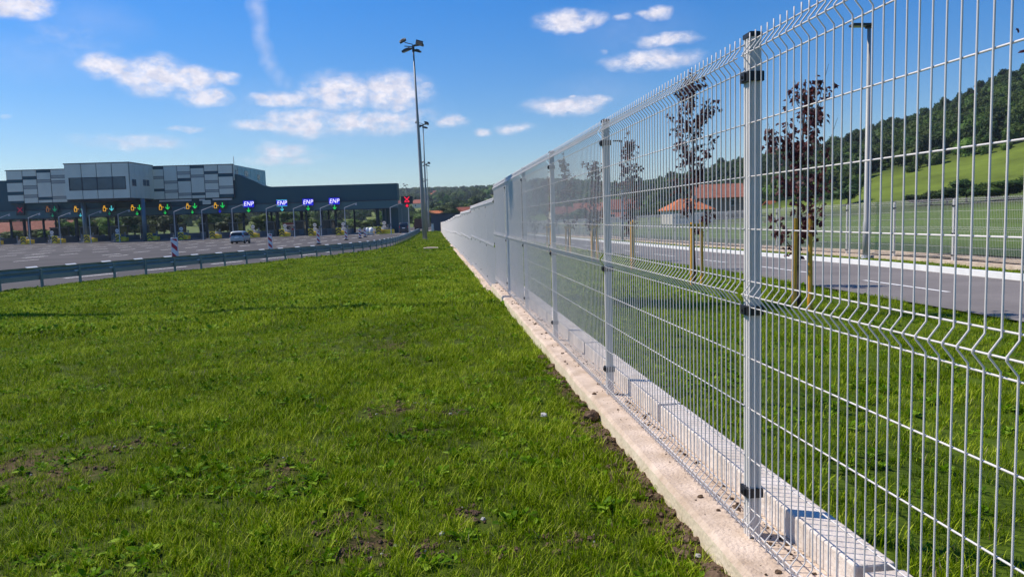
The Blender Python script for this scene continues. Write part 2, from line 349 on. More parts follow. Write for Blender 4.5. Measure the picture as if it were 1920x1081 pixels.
for i, v in enumerate(lawn.data.vertices):
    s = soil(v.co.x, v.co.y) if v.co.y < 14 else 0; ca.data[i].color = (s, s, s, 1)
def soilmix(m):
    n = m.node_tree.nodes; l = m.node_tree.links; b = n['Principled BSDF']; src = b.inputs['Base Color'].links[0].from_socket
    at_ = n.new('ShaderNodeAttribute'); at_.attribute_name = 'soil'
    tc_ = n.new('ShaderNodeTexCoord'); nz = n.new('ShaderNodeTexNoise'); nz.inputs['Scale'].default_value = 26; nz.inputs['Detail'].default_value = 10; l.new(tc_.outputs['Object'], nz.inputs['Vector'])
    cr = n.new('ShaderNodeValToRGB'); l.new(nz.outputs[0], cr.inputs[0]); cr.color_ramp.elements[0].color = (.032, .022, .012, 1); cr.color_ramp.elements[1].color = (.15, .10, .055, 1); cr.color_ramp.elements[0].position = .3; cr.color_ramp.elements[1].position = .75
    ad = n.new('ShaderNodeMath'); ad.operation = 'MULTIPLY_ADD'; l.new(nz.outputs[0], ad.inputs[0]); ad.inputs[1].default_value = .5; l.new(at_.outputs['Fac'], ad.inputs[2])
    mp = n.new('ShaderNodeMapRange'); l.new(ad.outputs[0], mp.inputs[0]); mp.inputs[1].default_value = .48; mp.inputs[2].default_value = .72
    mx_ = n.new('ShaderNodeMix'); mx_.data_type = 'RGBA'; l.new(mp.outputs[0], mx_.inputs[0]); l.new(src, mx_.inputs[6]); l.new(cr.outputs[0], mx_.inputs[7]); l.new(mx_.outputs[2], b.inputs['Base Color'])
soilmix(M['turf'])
M['turf2'] = mat('turf_under_grass', (.055, .085, .008), .95, 0, .2, 3, .5, 30, .1, col2=(.09, .14, .010))
lawnr = grid('lawn', lambda y: (1.48, 7.68), list(np.arange(.4, 14, .3))+list(np.arange(14, 60, 1))+list(np.arange(60, 156, 4)), 30, lambda x, y: zright(x, y)-.02, M['turf2'])
YR = [-3, 0, 5, 10, 14, 19, 23, 27, 34, 43, 52, 62, 73, 90, 110, 130, 155, 190]
road = grid('service_road', lambda y: (7.62, 11.62), YR, 6, lambda x, y: zroad(y), M['asph'])
verge = grid('verge', lambda y: (11.85, 12.9), YR, 4, lambda x, y: zroad(y)+.06+.02*math.sin(y*1.7), M['turf2'])
k = MB()
for a, b_ in zip(YR[:-1], YR[1:]):
    za, zb = zroad(a), zroad(b_)
    for (x0, x1, dz) in ((11.62, 11.85, .12),):
        k.add([(x0, a, za-.1), (x1, a, za-.1), (x1, a, za+dz), (x0, a, za+dz), (x0, b_, zb-.1), (x1, b_, zb-.1), (x1, b_, zb+dz), (x0, b_, zb+dz)],
              [(3, 2, 6, 7), (0, 3, 7, 4), (2, 1, 5, 6)])
kerb = struct(k.build('kerb', M['whitekerb']))
mk = MB()
for y in np.arange(2.2, 150, 5.2):
    a, b_ = y, y+2.7
    mk.quad((9.03, a, zroad(a)+.006), (9.13, a, zroad(a)+.006), (9.13, b_, zroad(b_)+.006), (9.03, b_, zroad(b_)+.006))
struct(mk.build('road_markings', M['paint']))
# highway plaza
ysP = [6, 14, 20, 25, 30, 35, 39, 43, 47, 51, 55, 58, 62, 66, 72, 86, 107, 150, 175, 260]
plaza = grid('highway_plaza', lambda y: (-110, (xrail(y)+.15) if y < 155 else -.5), ysP, 8, lambda x, y: zplaza(y)-.0, M['asph2'])
ap = MB()
def T(u, v, z): return R0*u+Fh*v+Z1*z
ap.quad(T(-125, 138, -1.066), T(-20, 136, -1.066), T(-20, 172, -1.066), T(-125, 172, -1.066)); ap.quad(T(-20, 136, -1.066), T(-17, 128, -1.066), T(-17, 172, -1.066), T(-20, 172, -1.066))
struct(ap.build('concrete_apron', M['apron']))
mk = MB()
LD = Vector((.14, .99, 0)).normalized(); LN = Vector((LD.y, -LD.x, 0))
def strip(p, L, w, z=.006):
    p = Vector((p[0], p[1], 0)); q = p+LD*L; zz = [zplaza(p.y)+z, zplaza(q.y)+z]
    mk.quad((p.x-LN.x*w/2, p.y-LN.y*w/2, zz[0]), (p.x+LN.x*w/2, p.y+LN.y*w/2, zz[0]), (q.x+LN.x*w/2, q.y+LN.y*w/2, zz[1]), (q.x-LN.x*w/2, q.y-LN.y*w/2, zz[1]))
for i in range(-1, 15):
    off = -6.15*i
    for j in range(0, 12):
        y = 71+j*5.2; x = -17.0+off+(y-78)*.14+(i % 3)*.3
        lim = xrail(y)-6-max(0, (88-y))*.22*0
        if x > lim or (y < 78 and i < 1): continue
        if x < -35 and y < 66+(-x-30)*.15: continue
        strip((x, y), 3.0, .22)
for p in [(-32.8, 62.6), (-39.6, 77.6), (-44, 66), (-27.5, 67), (-36, 70.8)]: strip(p, 3, .2)
# edge line beyond the rail
for y in np.arange(36, 104, 5.0):
    x = xrail(y)-3.6+max(0, (y-60))*.02; x2 = xrail(y+3)-3.6+max(0, (y-57))*.02
    a = Vector((x, y, zplaza(y)+.006)); b_ = Vector((x2, y+3.0, zplaza(y+3)+.006)); n_ = Vector(((b_-a).y, -(b_-a).x, 0)).normalized()*.1
    mk.quad(a-n_, a+n_, b_+n_, b_-n_)
struct(mk.build('road_markings', M['paint']))
# terrain to the horizon
def terrain():
    vs = []; fs = []; cols = []
    axs = np.concatenate([np.linspace(-PI, -1.0, 30, endpoint=False), np.linspace(-1.0, 1.1, 150, endpoint=False), np.linspace(1.1, PI, 30, endpoint=False)])
    rs = [0.01, 4, 8, 12, 14, 16, 18, 20, 23, 26, 30, 35, 42, 50, 60, 75, 90, 105, 120, 135, 150, 165, 180, 200, 225, 250, 280, 315, 350, 390, 430, 480, 540, 600, 700, 800, 900, 1050, 1200, 1500, 2000, 3000, 4500, 7500]
    na = len(axs)
    for r in rs:
        for a in axs:
            x = r*math.sin(a); y = r*math.cos(a); vs.append((x, y, zterr(x, y)))
    for j in range(len(rs)-1):
        for i in range(na):
            i2 = (i+1) % na; fs.append((j*na+i, j*na+i2, (j+1)*na+i2, (j+1)*na+i))
    me = bpy.data.meshes.new('terrain'); me.from_pydata(vs, [], fs); me.polygons.foreach_set('use_smooth', [True]*len(me.polygons))
    ca = me.color_attributes.new('cover', 'FLOAT_COLOR', 'POINT')
    for i, v in enumerate(vs): ca.data[i].color = (*cover(v[0], v[1]), 1)
    return me
def edge_forest(px):                        # distance where the forest starts
    return lerp(px, [-1500, 0, 760, 900, 1040, 1140, 1300, 1410, 1480, 1560, 1640, 1740, 1900, 2200, 2900], [420, 420, 500, 420, 330, 300, 230, 215, 215, 190, 205, 205, 205, 210, 220])
def cover(x, y):
    r = math.hypot(x, y); px = pxcol(x, y) if y > 0 else 2900
    g1 = (.09, .145, .024); g2 = (.132, .178, .026); g3 = (.042, .065, .025); f = (.022, .04, .012)
    if x > 13.2 and r < edge_forest(px):
        if r < 90: c = g1
        elif r < 135: c = (.095, .15, .022)
        elif r < 158: c = (.06, .085, .022)
        else: c = g2
        return c
    ef = edge_forest(px)
    if r > ef and px > 1000: return f
    n = math.sin(x*.011+y*.004)+math.sin(y*.017-x*.006)
    if r > 200: return (.12+.035*n*.5, .155+.03*n*.5, .045)
    return (.06, .09, .025)
me = terrain(); M['terrain'] = mat('terrain_cover', (.5, .5, .5), .95, 0, .0, .08, .5, 1.5, .1, coord='Object')
n_ = M['terrain'].node_tree.nodes; l_ = M['terrain'].node_tree.links; b_ = n_['Principled BSDF']
at_ = n_.new('ShaderNodeAttribute'); at_.attribute_name = 'cover'; nz_ = n_.new('ShaderNodeTexNoise'); nz_.inputs['Scale'].default_value = .12; nz_.inputs['Detail'].default_value = 9; nz_.inputs['Roughness'].default_value = .7
tc_ = n_.new('ShaderNodeTexCoord'); l_.new(tc_.outputs['Object'], nz_.inputs['Vector'])
mp_ = n_.new('ShaderNodeMapRange'); l_.new(nz_.outputs[0], mp_.inputs[0]); mp_.inputs[1].default_value = .3; mp_.inputs[2].default_value = .7; mp_.inputs[3].default_value = .7; mp_.inputs[4].default_value = 1.3
vm_ = n_.new('ShaderNodeVectorMath'); vm_.operation = 'SCALE'; l_.new(at_.outputs['Color'], vm_.inputs[0]); l_.new(mp_.outputs[0], vm_.inputs['Scale']); l_.new(vm_.outputs[0], b_.inputs['Base Color'])
me.materials.append(M['terrain']); o = bpy.data.objects.new('terrain', me); C.objects.link(o); struct(o)
# strip of bare sandy earth and rough grass just behind the far fence
M['sand'] = mat('sandy_earth', (.40, .28, .17), .95, 0, .2, 1.8, .8, 8, .1, col2=(.52, .40, .27))
M['rough'] = mat('rough_dark_grass', (.032, .058, .022), .95, 0, .3, 3, .8, 14, .1, col2=(.055, .09, .03))
struct(grid('earth_bank', lambda y: (13.45, 14.6), YR, 10, lambda x, y: zroad(y)+.16+.05*math.sin(x*9+y*1.3)*math.sin(y*2.1), M['sand']))
struct(grid('rough_grass_strip', lambda y: (14.6, 17.6), YR, 10, lambda x, y: zroad(y)+.2+.08*math.sin(x*3+y)*math.sin(y*1.1), M['rough']))
# ------------------------------------------------------------------ foundation wall and kerb blocks
wall = thing('foundation_wall', 'long pale concrete footing wall stepping down under the wire fence', 'wall')
for i, (a, z) in enumerate(LEVELS):
    y0 = PY0+2.5*a-.35 if i else .3; y1 = PY0+2.5*LEVELS[i+1][0]-.35 if i+1 < len(LEVELS) else PY0+2.5*NP
    segs = [y0]+[s for s in (12.9,) if y0 < s < y1]+[y1]
    for s0, s1 in zip(segs[:-1], segs[1:]):
        m = MB(); n = max(2, int((s1-s0)/.5)) if s0 < 20 else 2; ys = np.linspace(s0+.008, s1-.008, n+1)
        prof = [(1.07, -.5), (1.07, -.055), (1.088, -.033), (1.2, -.03), (1.352, -.03), (1.352, -.5)]
        vs = []
        for y in ys:
            for (x, dz) in prof:
                j = .006*math.sin(y*7.3)+.004*math.sin(y*17+1) if (x < 1.1 and s0 < 20) else 0
                vs.append((x+j, y, z+dz))
        np_ = len(prof); fs = [(j*np_+q, j*np_+q+1, (j+1)*np_+q+1, (j+1)*np_+q) for j in range(len(ys)-1) for q in range(np_-1)]
        fs += [tuple(range(np_)), tuple((len(ys)-1)*np_+q for q in range(np_))][::1]
        mi = [1 if (f[0] % np_ in (0,) and len(f) == 4) else 0 for f in fs]
        m.v = vs; m.f = fs; m.mi = mi; m.build('wall_section', [M['conc'], M['conc_face']], wall)
kb = thing('kerb_block_row', 'row of low concrete blocks with open joints just behind the wire fence', 'kerb')
jy = [-.25, 2.29, 4.54, 6.95, 9.4, 12.1, 15.05]
for y0, y1 in zip(jy[:-1], jy[1:]):
    m = MB(); m.b2(1.355, 1.50, y0+.022, y1-.022, -.4, .08); m.build('kerb_block', M['kerbblock'], kb, bevel=.008)
for i in range(56):
    y0 = 15.05+2.5*i; z = level(int((y0-PY0+.6)//2.5)); m = MB(); m.b2(1.355, 1.50, y0+.012, y0+2.488, z-.4, z+.08); m.build('kerb_block', M['kerbblock'], kb)
# ------------------------------------------------------------------ wire mesh fence
def panel_mesh(cells, name, rad=.00265, x0=0.0, sides=6, pitch=.05, length=2.46):
    h = cells*.2+.15 if False else 0
    m = MB(); zt = 0; prof = []; hz = []
    # heights: fold (0..0.1), cells, fold, cells, fold
    per = cells//2; F0 = .0; zs = [F0, F0+.1, F0+.1+.2*per, F0+.2+.2*per, F0+.2+.4*per, F0+.3+.4*per]
    d = .028
    def fold(z): return [(0, z), (0, z+.012), (-d, z+.046), (-d, z+.054), (0, z+.088), (0, z+.1)]
    prof = [(0, -.012)]
    for q in (0, 2, 4): prof += fold(zs[q])
    prof += [(0, zs[5]+.03)]
    n = int(round(length/pitch)); yy = [(-length/2)+pitch*.5+(length-pitch)*i/(n-1) for i in range(n)]
    for y in yy: m.tube([(x0+a, y, z) for a, z in prof], rad, sides)
    hz = []
    for q in (0, 2, 4): hz += [(0, zs[q]), (-d, zs[q]+.05), (0, zs[q]+.1)]
    for q in (1, 3):
        for j in range(1, per): hz.append((0, zs[q]+.2*j))
    for a, z in hz: m.tube([(x0+a+rad*2, -length/2, z), (x0+a+rad*2, length/2, z)], rad*1.05, sides)
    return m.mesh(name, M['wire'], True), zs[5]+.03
PM, PH = panel_mesh(8, 'mesh_panel')
def post_meshes(H):
    m = MB()   # hollow-looking grooved section, front faces ribbed
    w, d = .0225, .029
    poly = [(-w, -d), (-w, -.019), (-w+.004, -.017), (-w+.004, -.007), (-w, -.005), (-w, .005), (-w+.004, .007), (-w+.004, .017), (-w, .019), (-w, d),
            (w, d), (w, -d), (.013, -d), (.011, -d+.004), (.001, -d+.004), (-.001, -d), (-.013, -d), (-.015, -d+.003), (-.018, -d+.003), (-.020, -d)]
    m.prism(poly, (0, 0, 0), X1, Y1, Z1*H); post = m.mesh('post', M['post'])
    c = MB(); c.b2(-w-.003, w+.003, -d-.003, d+.003, H-.004, H+.012); c.b2(-w+.004, w-.004, -d+.004, d-.004, H+.012, H+.016); cap = c.mesh('post_cap', M['black'])
    k = MB(); k.b2(-w-.012, w+.008, -d-.008, d+.008, -.018, .018); k.b2(-w-.019, -w-.012, -.02, .02, -.014, .014); k.tube([(-w-.019, 0, 0), (-w-.024, 0, 0)], .006, 6); clip = k.mesh('post_clip', M['black'])
    return post, cap, clip
PO, PC, PK = post_meshes(1.955)
PX = FX+.003+.0265
fence = thing('wire_mesh_fence', 'tall pale grey welded wire mesh fence running beside the lawn into the distance', 'fence')
def link(me, name, parent, loc, rz=0):
    o = bpy.data.objects.new(name, me); C.objects.link(o); o.parent = parent; o.location = loc; o.rotation_euler = (0, 0, rz); return o
for k in range(-1, NP):
    z = level(k); y = PY0+2.5*k
    zt = level(k-1)
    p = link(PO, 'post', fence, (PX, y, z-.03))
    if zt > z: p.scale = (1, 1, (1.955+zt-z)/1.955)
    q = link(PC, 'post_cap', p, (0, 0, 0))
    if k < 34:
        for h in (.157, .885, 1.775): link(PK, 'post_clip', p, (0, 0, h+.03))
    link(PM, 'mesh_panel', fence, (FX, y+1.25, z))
# ------------------------------------------------------------------ guard rail
def polyline(pts, step):
    pts = [Vector(p) for p in pts]; out = [pts[0].copy()]; rem = step
    for a, b in zip(pts[:-1], pts[1:]):
        L = (b-a).length; t = rem
        while t <= L: out.append(a+(b-a)*(t/L)); t += step
        rem = t-L
    return out
def smooth_path(pts, n=3):
    pts = [Vector(p) for p in pts]
    for _ in range(n):
        q = [pts[0]]
        for a, b in zip(pts[:-1], pts[1:]): q += [a*.75+b*.25, a*.25+b*.75]
        q.append(pts[-1]); pts = q
    return pts
rp = polyline(smooth_path([(x, y, 0) for x, y in RAIL], 2), 2.0)
rail = thing('guard_rail', 'galvanised steel crash barrier curving along the edge of the lawn', 'guard rail')
def zr(p): return zplaza(p.y)+.02
beam = MB(); prof = [(0, .75), (-.035, .735), (-.075, .70), (-.075, .665), (-.02, .63), (0, .60), (-.02, .57), (-.075, .535), (-.075, .50), (-.035, .465), (0, .45)]
def frame(i):
    a = rp[max(i-1, 0)]; b = rp[min(i+1, len(rp)-1)]; t = (b-a).normalized(); return t, Vector((t.y, -t.x, 0))   # tangent, normal towards the lawn
vs = []; fs = []; npf = len(prof)
for side, off in ((1, .0),):
    for i, p in enumerate(rp):
        t, n = frame(i)
        for (a, z) in prof: vs.append(p+n*(a-.17)+Z1*(z+zr(p)))
    for i in range(len(rp)-1):
        for q in range(npf-1): fs.append((i*npf+q, i*npf+q+1, (i+1)*npf+q+1, (i+1)*npf+q))
beam.add(vs, fs)
bo = beam.build('beam', M['rail'], rail, True); sd = bo.modifiers.new('s', 'SOLIDIFY'); sd.thickness = .006
b2_ = MB(); vs = []; fs = []          # second, box-section rail on the lawn side of the posts
for i, p in enumerate(rp):
    t, n = frame(i)
    for (a, z) in [(-.12, .30), (-.12, .44), (-.10, .46), (-.05, .46), (-.05, .28), (-.10, .28)]: vs.append(p+n*a+Z1*(z+zr(p)))
for i in range(len(rp)-1):
    for q in range(6): fs.append((i*6+q, i*6+(q+1) % 6, (i+1)*6+(q+1) % 6, (i+1)*6+q))
b2_.add(vs, fs); b2_.build('lower_rail', M['mast'], rail)
for i, p in enumerate(rp):
    t, n = frame(i); z = zr(p); m = MB()
    m.box(p+Z1*(z+.30), (.10, .055, .76), t, n); m.build('rail_post', M['rail'], rail)
    m = MB(); L = .55 if i < 40 else .5
    m.box(p-n*.10-t*(.05+L/2)+Z1*(z+.765), (L, .085, .012), t, (n*.87-Z1*.5).normalized(), (n*.5+Z1*.87).normalized()); m.build('glint_plate', M['railglint'], rail)  # plate whitened and tilted to show as a sun glint
    if i % 3 != 1:
        m = MB(); m.box(p-n*.03-t*.1+Z1*(z+.50), (.26, .07, .012), t, (n*.87-Z1*.5).normalized(), (n*.5+Z1*.87).normalized()); m.build('lower_glint_plate', M['railglint'], rail)  # shorter lower strip, its glint likewise put into the colour
# ------------------------------------------------------------------ light masts
def mast(name, loc, H, r0, label, nh=6, rz=0):
    t = thing(name, label, 'floodlight mast', loc, rz, 'floodlight masts beside the highway')
    m = MB(); m.tube([(0, 0, 0), (0, 0, .3*H), (0, 0, .31*H), (0, 0, .65*H), (0, 0, .66*H), (0, 0, H)], [r0, r0*.8, r0*.74, r0*.55, r0*.5, r0*.32], 12); m.build('pole', M['mast'], t, True)
    m = MB(); m.tube([(0, 0, -.1), (0, 0, .04)], r0*1.9, 12); m.build('base_flange', M['mast'], t)
    m = MB(); m.tube([(0, 0, H-.5), (0, 0, H+.2)], .14, 8)
    for (a, b, z) in ((-1.0, 0, .15), (1.0, 0, .2)): m.tube([(0, 0, H+z-.1), (a*.95, 0, H+z)], .05, 6)
    m.tube([(0, -.8, H), (0, .8, H)], .05, 6); m.build('crossarm', M['lampdark'], t)
    for (x, y, z, tx, ty) in [(-1.1, .1, .75, .5, -.45), (-.85, -.1, -.35, .1, -.3), (-.6, .5, -.1, .3, -.3), (.75, -.3, .3, -.35, .35), (.7, .3, .55, -.3, .3), (.45, -.2, -.45, .2, .3)][:nh]:
        m = MB(); e = Euler((tx, ty, random.uniform(-.4, .4))).to_matrix(); m.box((x, y, H+z), (.78, .62, .2), e@X1, e@Y1, e@Z1); m.box(Vector((x, y, H+z))+e@Z1*.14, (.4, .3, .1), e@X1, e@Y1, e@Z1)
        f = m.build('floodlight', M['lampdark'], t); m = MB(); m.box(Vector((x, y, H+z))-e@Z1*.11, (.66, .5, .03), e@X1, e@Y1, e@Z1); m.build('lens', M['glasslens'], f)
        m = MB(); m.tube([(0, 0, H+z*.4), (x*.7, y*.7, H+z*.7), (x, y, H+z)], .045, 5); m.build('bracket', M['lampdark'], f)
    return t
M1 = mast('floodlight_mast', (-1.18, 86.3, -.95), 21.2, .27, 'nearest tall grey floodlight mast rising from the lawn by the guard rail')
M1.rotation_euler = (0, -.0225, 0)
mast('floodlight_mast', (-1.6, 151, -1.3), 20.9, .27, 'second floodlight mast, just right of and behind the tallest one')
mast('floodlight_mast', (-1.9, 242, -2.3), 20.9, .27, 'third floodlight mast in the row, its head just above the second mast shaft top half')
mast('floodlight_mast', (-3.5, 345, -2.8), 21.5, .27, 'farthest thin floodlight mast in the row beside the highway', 4)
p = at(763, 400, 400); mast('floodlight_mast', (p.x, p.y, -3), 22.5, .26, 'distant twin-headed floodlight mast standing alone right of the toll canopy', 4)
mast('floodlight_mast', (-11.8, 18.3, -.72), 21.2, .27, 'floodlight mast left of the view that casts the thin shadow line across the lawn')
# ------------------------------------------------------------------ toll plaza building
V0 = 143.0
BO = T(0, 0, 0)
class BB(MB):        # mesh in building coordinates u, v, z
    def bx(s, u0, u1, v0, v1, z0, z1, mi=0): s.box(T((u0+u1)/2, (v0+v1)/2, (z0+z1)/2), (abs(u1-u0), abs(v1-v0), abs(z1-z0)), R0, Fh, mi=mi)
def U(px, py, v=V0): return at(px, py, v).dot(R0)
def Zz(px, py, v=V0): return at(px, py, v).z
bld = thing('toll_plaza_building', 'long slate blue toll plaza canopy with a raised light grey control room', 'toll station')
uL, uR = -112, U(745, 365)
zb, zm, zt = Zz(600, 393.5), Zz(600, 379), Zz(600, 347.5)
uA, uB = U(437, 326), U(509, 350)
b = BB()     # upper dark fascia as one box-like canopy with the sloping shoulders
zH = Zz(445, 326); zH2 = zH
uC, uD = U(16, 337), U(-40, 350)
poly = [(uL, zm), (uR, zm), (uR, zt), (uB, zt), (uB-1.4, zt+.25), (uB-3.2, zt+1.2), (uA+1.8, zH-.5), (uA+.6, zH-.05), (uA-.6, zH), (uC-4, zH), (uC-8, zH-.5), (uD-3, zt+.2), (uD-6, zt), (uL, zt)]
b.prism(poly, T(0, V0, 0), R0, Z1, Fh*2.5); b.bx(uL, uR-6, V0+2.6, V0+24, zm-.55, zt-1.0); b.build('canopy_roof', M['dkblue'], bld)
b = BB(); b.bx(uL, uR, V0-.25, V0+.6, zb, zm-.04); b.build('fascia_band', M['fascia'], bld)
b = BB(); b.bx(uL, uR, V0-.35, V0-.05, zm-.02, zm+.10); b.bx(uL, uR, V0-.3, V0+.5, zb-.16, zb-.01); b.build('fascia_trim', M['seam'], bld)
b = BB(); b.bx(uL, uR-6, V0+.7, V0+23, zm-.62, zm-.57); b.build('soffit', M['soffit'], bld)
# raised control room volume
ztp, zbt = Zz(360, 311), Zz(360, 372.5)
pxr = [285, 308.5, 334, 359, 384.5, 410.5, 438]; pxl = [14.5, 45, 71.5, 98, 126]
uu = [U(x, 313) for x in pxr]; ul = [U(x, 319) for x in pxl]
Vt = V0-.6; b = BB(); b.bx(ul[0], uu[-1], Vt, Vt+19, zbt, ztp); b.build('control_room_core', M['seam'], bld)
patt_r = [[(0, .08, 2), (.08, .30, 0), (.30, .37, 1), (.37, .68, 0), (.68, .75, 2), (.75, 1, 0)], [(0, .45, 0), (.45, .52, 1), (.52, .73, 0), (.73, .80, 1), (.80, 1, 0)],
          [(0, .18, 0), (.18, .26, 1), (.26, .38, 0), (.38, .46, 2), (.46, .83, 0), (.83, .90, 1), (.90, 1, 0)], [(0, .08, 2), (.08, .29, 0), (.29, .36, 1), (.36, .83, 0), (.83, .90, 2), (.90, 1, 0)],
          [(0, .19, 0), (.19, .27, 2), (.27, .47, 0), (.47, .54, 1), (.54, .75, 0), (.75, .82, 1), (.82, 1, 0)], [(0, .27, 0), (.27, .36, 2), (.36, .65, 0), (.65, .72, 1), (.72, .90, 0), (.90, 1, 2)]]
patt_l = [[(0, .28, 0), (.28, .37, 2), (.37, .65, 0), (.65, .74, 2), (.74, .93, 0), (.93, 1, 2)], [(0, .19, 0), (.19, .28, 2), (.28, .47, 0), (.47, .56, 1), (.56, .75, 0), (.75, .83, 1), (.83, 1, 0)],
          [(0, .08, 2), (.08, .30, 0), (.30, .38, 1), (.38, .83, 0), (.83, .91, 2), (.91, 1, 0)], [(0, .18, 0), (.18, .26, 1), (.26, .34, 0), (.34, .42, 1), (.42, .82, 0), (.82, .89, 1), (.89, 1, 0)]]
H_ = ztp-zbt
for us, pat in ((uu, patt_r), (ul, patt_l)):
    for i, col in enumerate(pat):
        bl = BB()
        for (a, c, kx) in col: bl.bx(us[i]+.07, us[i+1]-.07, Vt-.12, Vt+.02, ztp-c*H_+.05, ztp-a*H_-.03, kx)
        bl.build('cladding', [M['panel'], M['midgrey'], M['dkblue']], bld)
b = BB()
for i in range(8): b.bx(uu[-1]-.02, uu[-1]+.1, Vt+.1+i*2.35, Vt+2.35+i*2.35-.09, zbt+(3.2 if i > 0 else 3.2), ztp-.05)
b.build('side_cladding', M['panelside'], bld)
b = BB()
for (v0_, v1_, z0_, z1_) in ((1.2, 2.2, .9, 1.9), (6, 8, .8, 2.0), (13.5, 15, 1.1, 2.1)): b.bx(uu[-1]+.08, uu[-1]+.14, Vt+v0_, Vt+v1_, ztp-z1_, ztp-z0_)
b.build('side_window', M['winglass'], bld)
# projecting tower box
Vf = 133.6; t0, t1 = U(119.5, 307.5, Vf), U(240.5, 305, Vf); zt1 = Zz(180, 306.5, Vf); zt0 = Zz(185, 373, Vf)
b = BB(); b.bx(t0, t1, Vf, Vt+2, zt0, zt1); b.build('tower_core', M['seam'], bld)
fr = [0, .263, .498, .737, 1.0]; b = BB(); Wt = t1-t0; Ht = zt1-zt0; wz0, wz1 = zt1-.73*Ht, zt1-.40*Ht; wu0, wu1 = t0+.07*Wt, t0+.935*Wt
for i in range(4):
    a, c = t0+fr[i]*Wt+.06, t0+fr[i+1]*Wt-.06
    b.bx(a, c, Vf-.12, Vf+.02, zt0+.05, wz0-.04); b.bx(a, c, Vf-.12, Vf+.02, wz1+.04, zt1-.03)
    if i == 0: b.bx(a, wu0-.05, Vf-.12, Vf+.02, wz0-.04, wz1+.04)
    if i == 3: b.bx(wu1+.05, c, Vf-.12, Vf+.02, wz0-.04, wz1+.04)
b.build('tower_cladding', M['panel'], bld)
w = BB(); w.bx(wu0-.1, wu1+.1, Vf-.15, Vf+.0, wz0-.1, wz0); w.bx(wu0-.1, wu1+.1, Vf-.15, Vf, wz1, wz1+.1); w.bx(wu0-.1, wu0, Vf-.15, Vf, wz0, wz1); w.bx(wu1, wu1+.1, Vf-.15, Vf, wz0, wz1)
for f in fr[1:4]: w.bx(t0+f*Wt-.08, t0+f*Wt+.08, Vf-.14, Vf, wz0, wz1)
wf = w.build('window_band', M['seam'], bld)
es = [wu0]+[t0+f*Wt for f in fr[1:4]]+[wu1]
for a, c in zip(es[:-1], es[1:]): g = BB(); g.bx(a+.05, c-.05, Vf-.08, Vf+.01, wz0+.02, wz1-.02); g.build('pane', M['winglass'], wf)
b = BB(); nS = 5; Ls = (Vt-Vf)/nS
for i in range(nS): b.bx(t1-.02, t1+.12, Vf+i*Ls+.05, Vf+(i+1)*Ls-.05, zt0+.05, zt1-.03)
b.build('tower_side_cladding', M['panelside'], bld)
for (a, c, zz0, zz1) in ((.6, 2.0, .46, .65), (4.6, 5.7, .44, .62), (5.9, 6.9, .44, .62), (9.5, 10.3, .43, .6)):
    g = BB(); g.bx(t1+.1, t1+.17, Vf+a, Vf+c, zt1-zz1*Ht, zt1-zz0*Ht); g.build('tower_side_window', M['winglass'], bld)
b = BB(); b.bx(t0-.1, t1+.16, Vf-.16, Vf+.3, zt1-.02, zt1+.14); b.bx(t1-.2, t1+.16, Vf+.3, Vt, zt1-.02, zt1+.14); b.bx(t0-.1, t0+.1, Vf+.3, Vt, zt1-.02, zt1+.14)
b.bx(ul[0]-.1, t0-.1, Vt-.16, Vt+.2, ztp-.02, ztp+.12); b.bx(t1+.16, uu[-1]+.14, Vt-.16, Vt+.2, ztp-.02, ztp+.12); b.build('parapet_trim', M['seam'], bld)
b = BB(); b.bx(t0+.3, t1-.3, Vf+.3, Vt, zt0-.35, zt0-.01); b.build('tower_soffit', M['soffit'], bld)
# struts in the gap, and white boards standing in for the light seen in it
b = BB()
for u in np.arange(ul[0]+2, uu[-1], 5.6): b.bx(u-.18, u+.18, V0+.4, V0+.8, zm-.5, zbt+.1)
b.build('gap_strut', M['column'], bld)
b = BB()
for (a, c) in ((300, 360), (375, 385), (400, 436)): b.bx(U(a, 378), U(c, 378), V0-.3, V0-.1, zbt-.42, zbt-.12)
b.build('gap_light_board', M['white'], bld)
# end core and columns
zg = -1.07
b = BB(); b.bx(U(711, 410), U(724, 410), V0+4, V0+9, zg, zm-.6); b.bx(U(727, 410), U(744, 410), V0+2, V0+16, zg, zm-.6); b.build('end_core', M['dkblue'], bld)
b = BB(); b.bx(U(720, 410), U(722, 410), V0+1.0, V0+1.4, zg, zm-.5); b.build('end_column', M['column'], bld)
ISL = [(-15, 461), (44, 459), (103, 456), (163, 453), (222, 450), (281, 448), (339, 446), (398, 444.5), (470, 443), (528.5, 442), (583, 441.5), (635, 441), (710, 439.5)]
VI = 134.0
for i, (px, py) in enumerate(ISL):
    u = U(px+4, 430, 150)
    for (du, v, r) in ((0, V0+3, .22), (1.2, V0+15, .2), (-1.6, V0+21, .2)):
        if i in (9, 11) and v > V0+20: continue
        b = BB(); p = T(u+du+random.uniform(-.3, .3), v, 0); b.tube([(p.x, p.y, zg), (p.x, p.y, zm-.3)], r+.12*(i % 3 == 0), 8); b.build('column', M['column'], bld, True)
for px in (158.5, 270):
    p = at(px, 410, Vf+2.5); b = BB(); b.tube([(p.x, p.y, zg), (p.x, p.y, zt0-.1)], .36, 14); b.build('tower_column', M['column2'], bld, True)
p = at(438.5, 308, V0+1); b = BB(); b.tube([(p.x, p.y, ztp), (p.x, p.y, ztp+1.6)], .05, 6); b.build('aerial', M['mast'], bld)
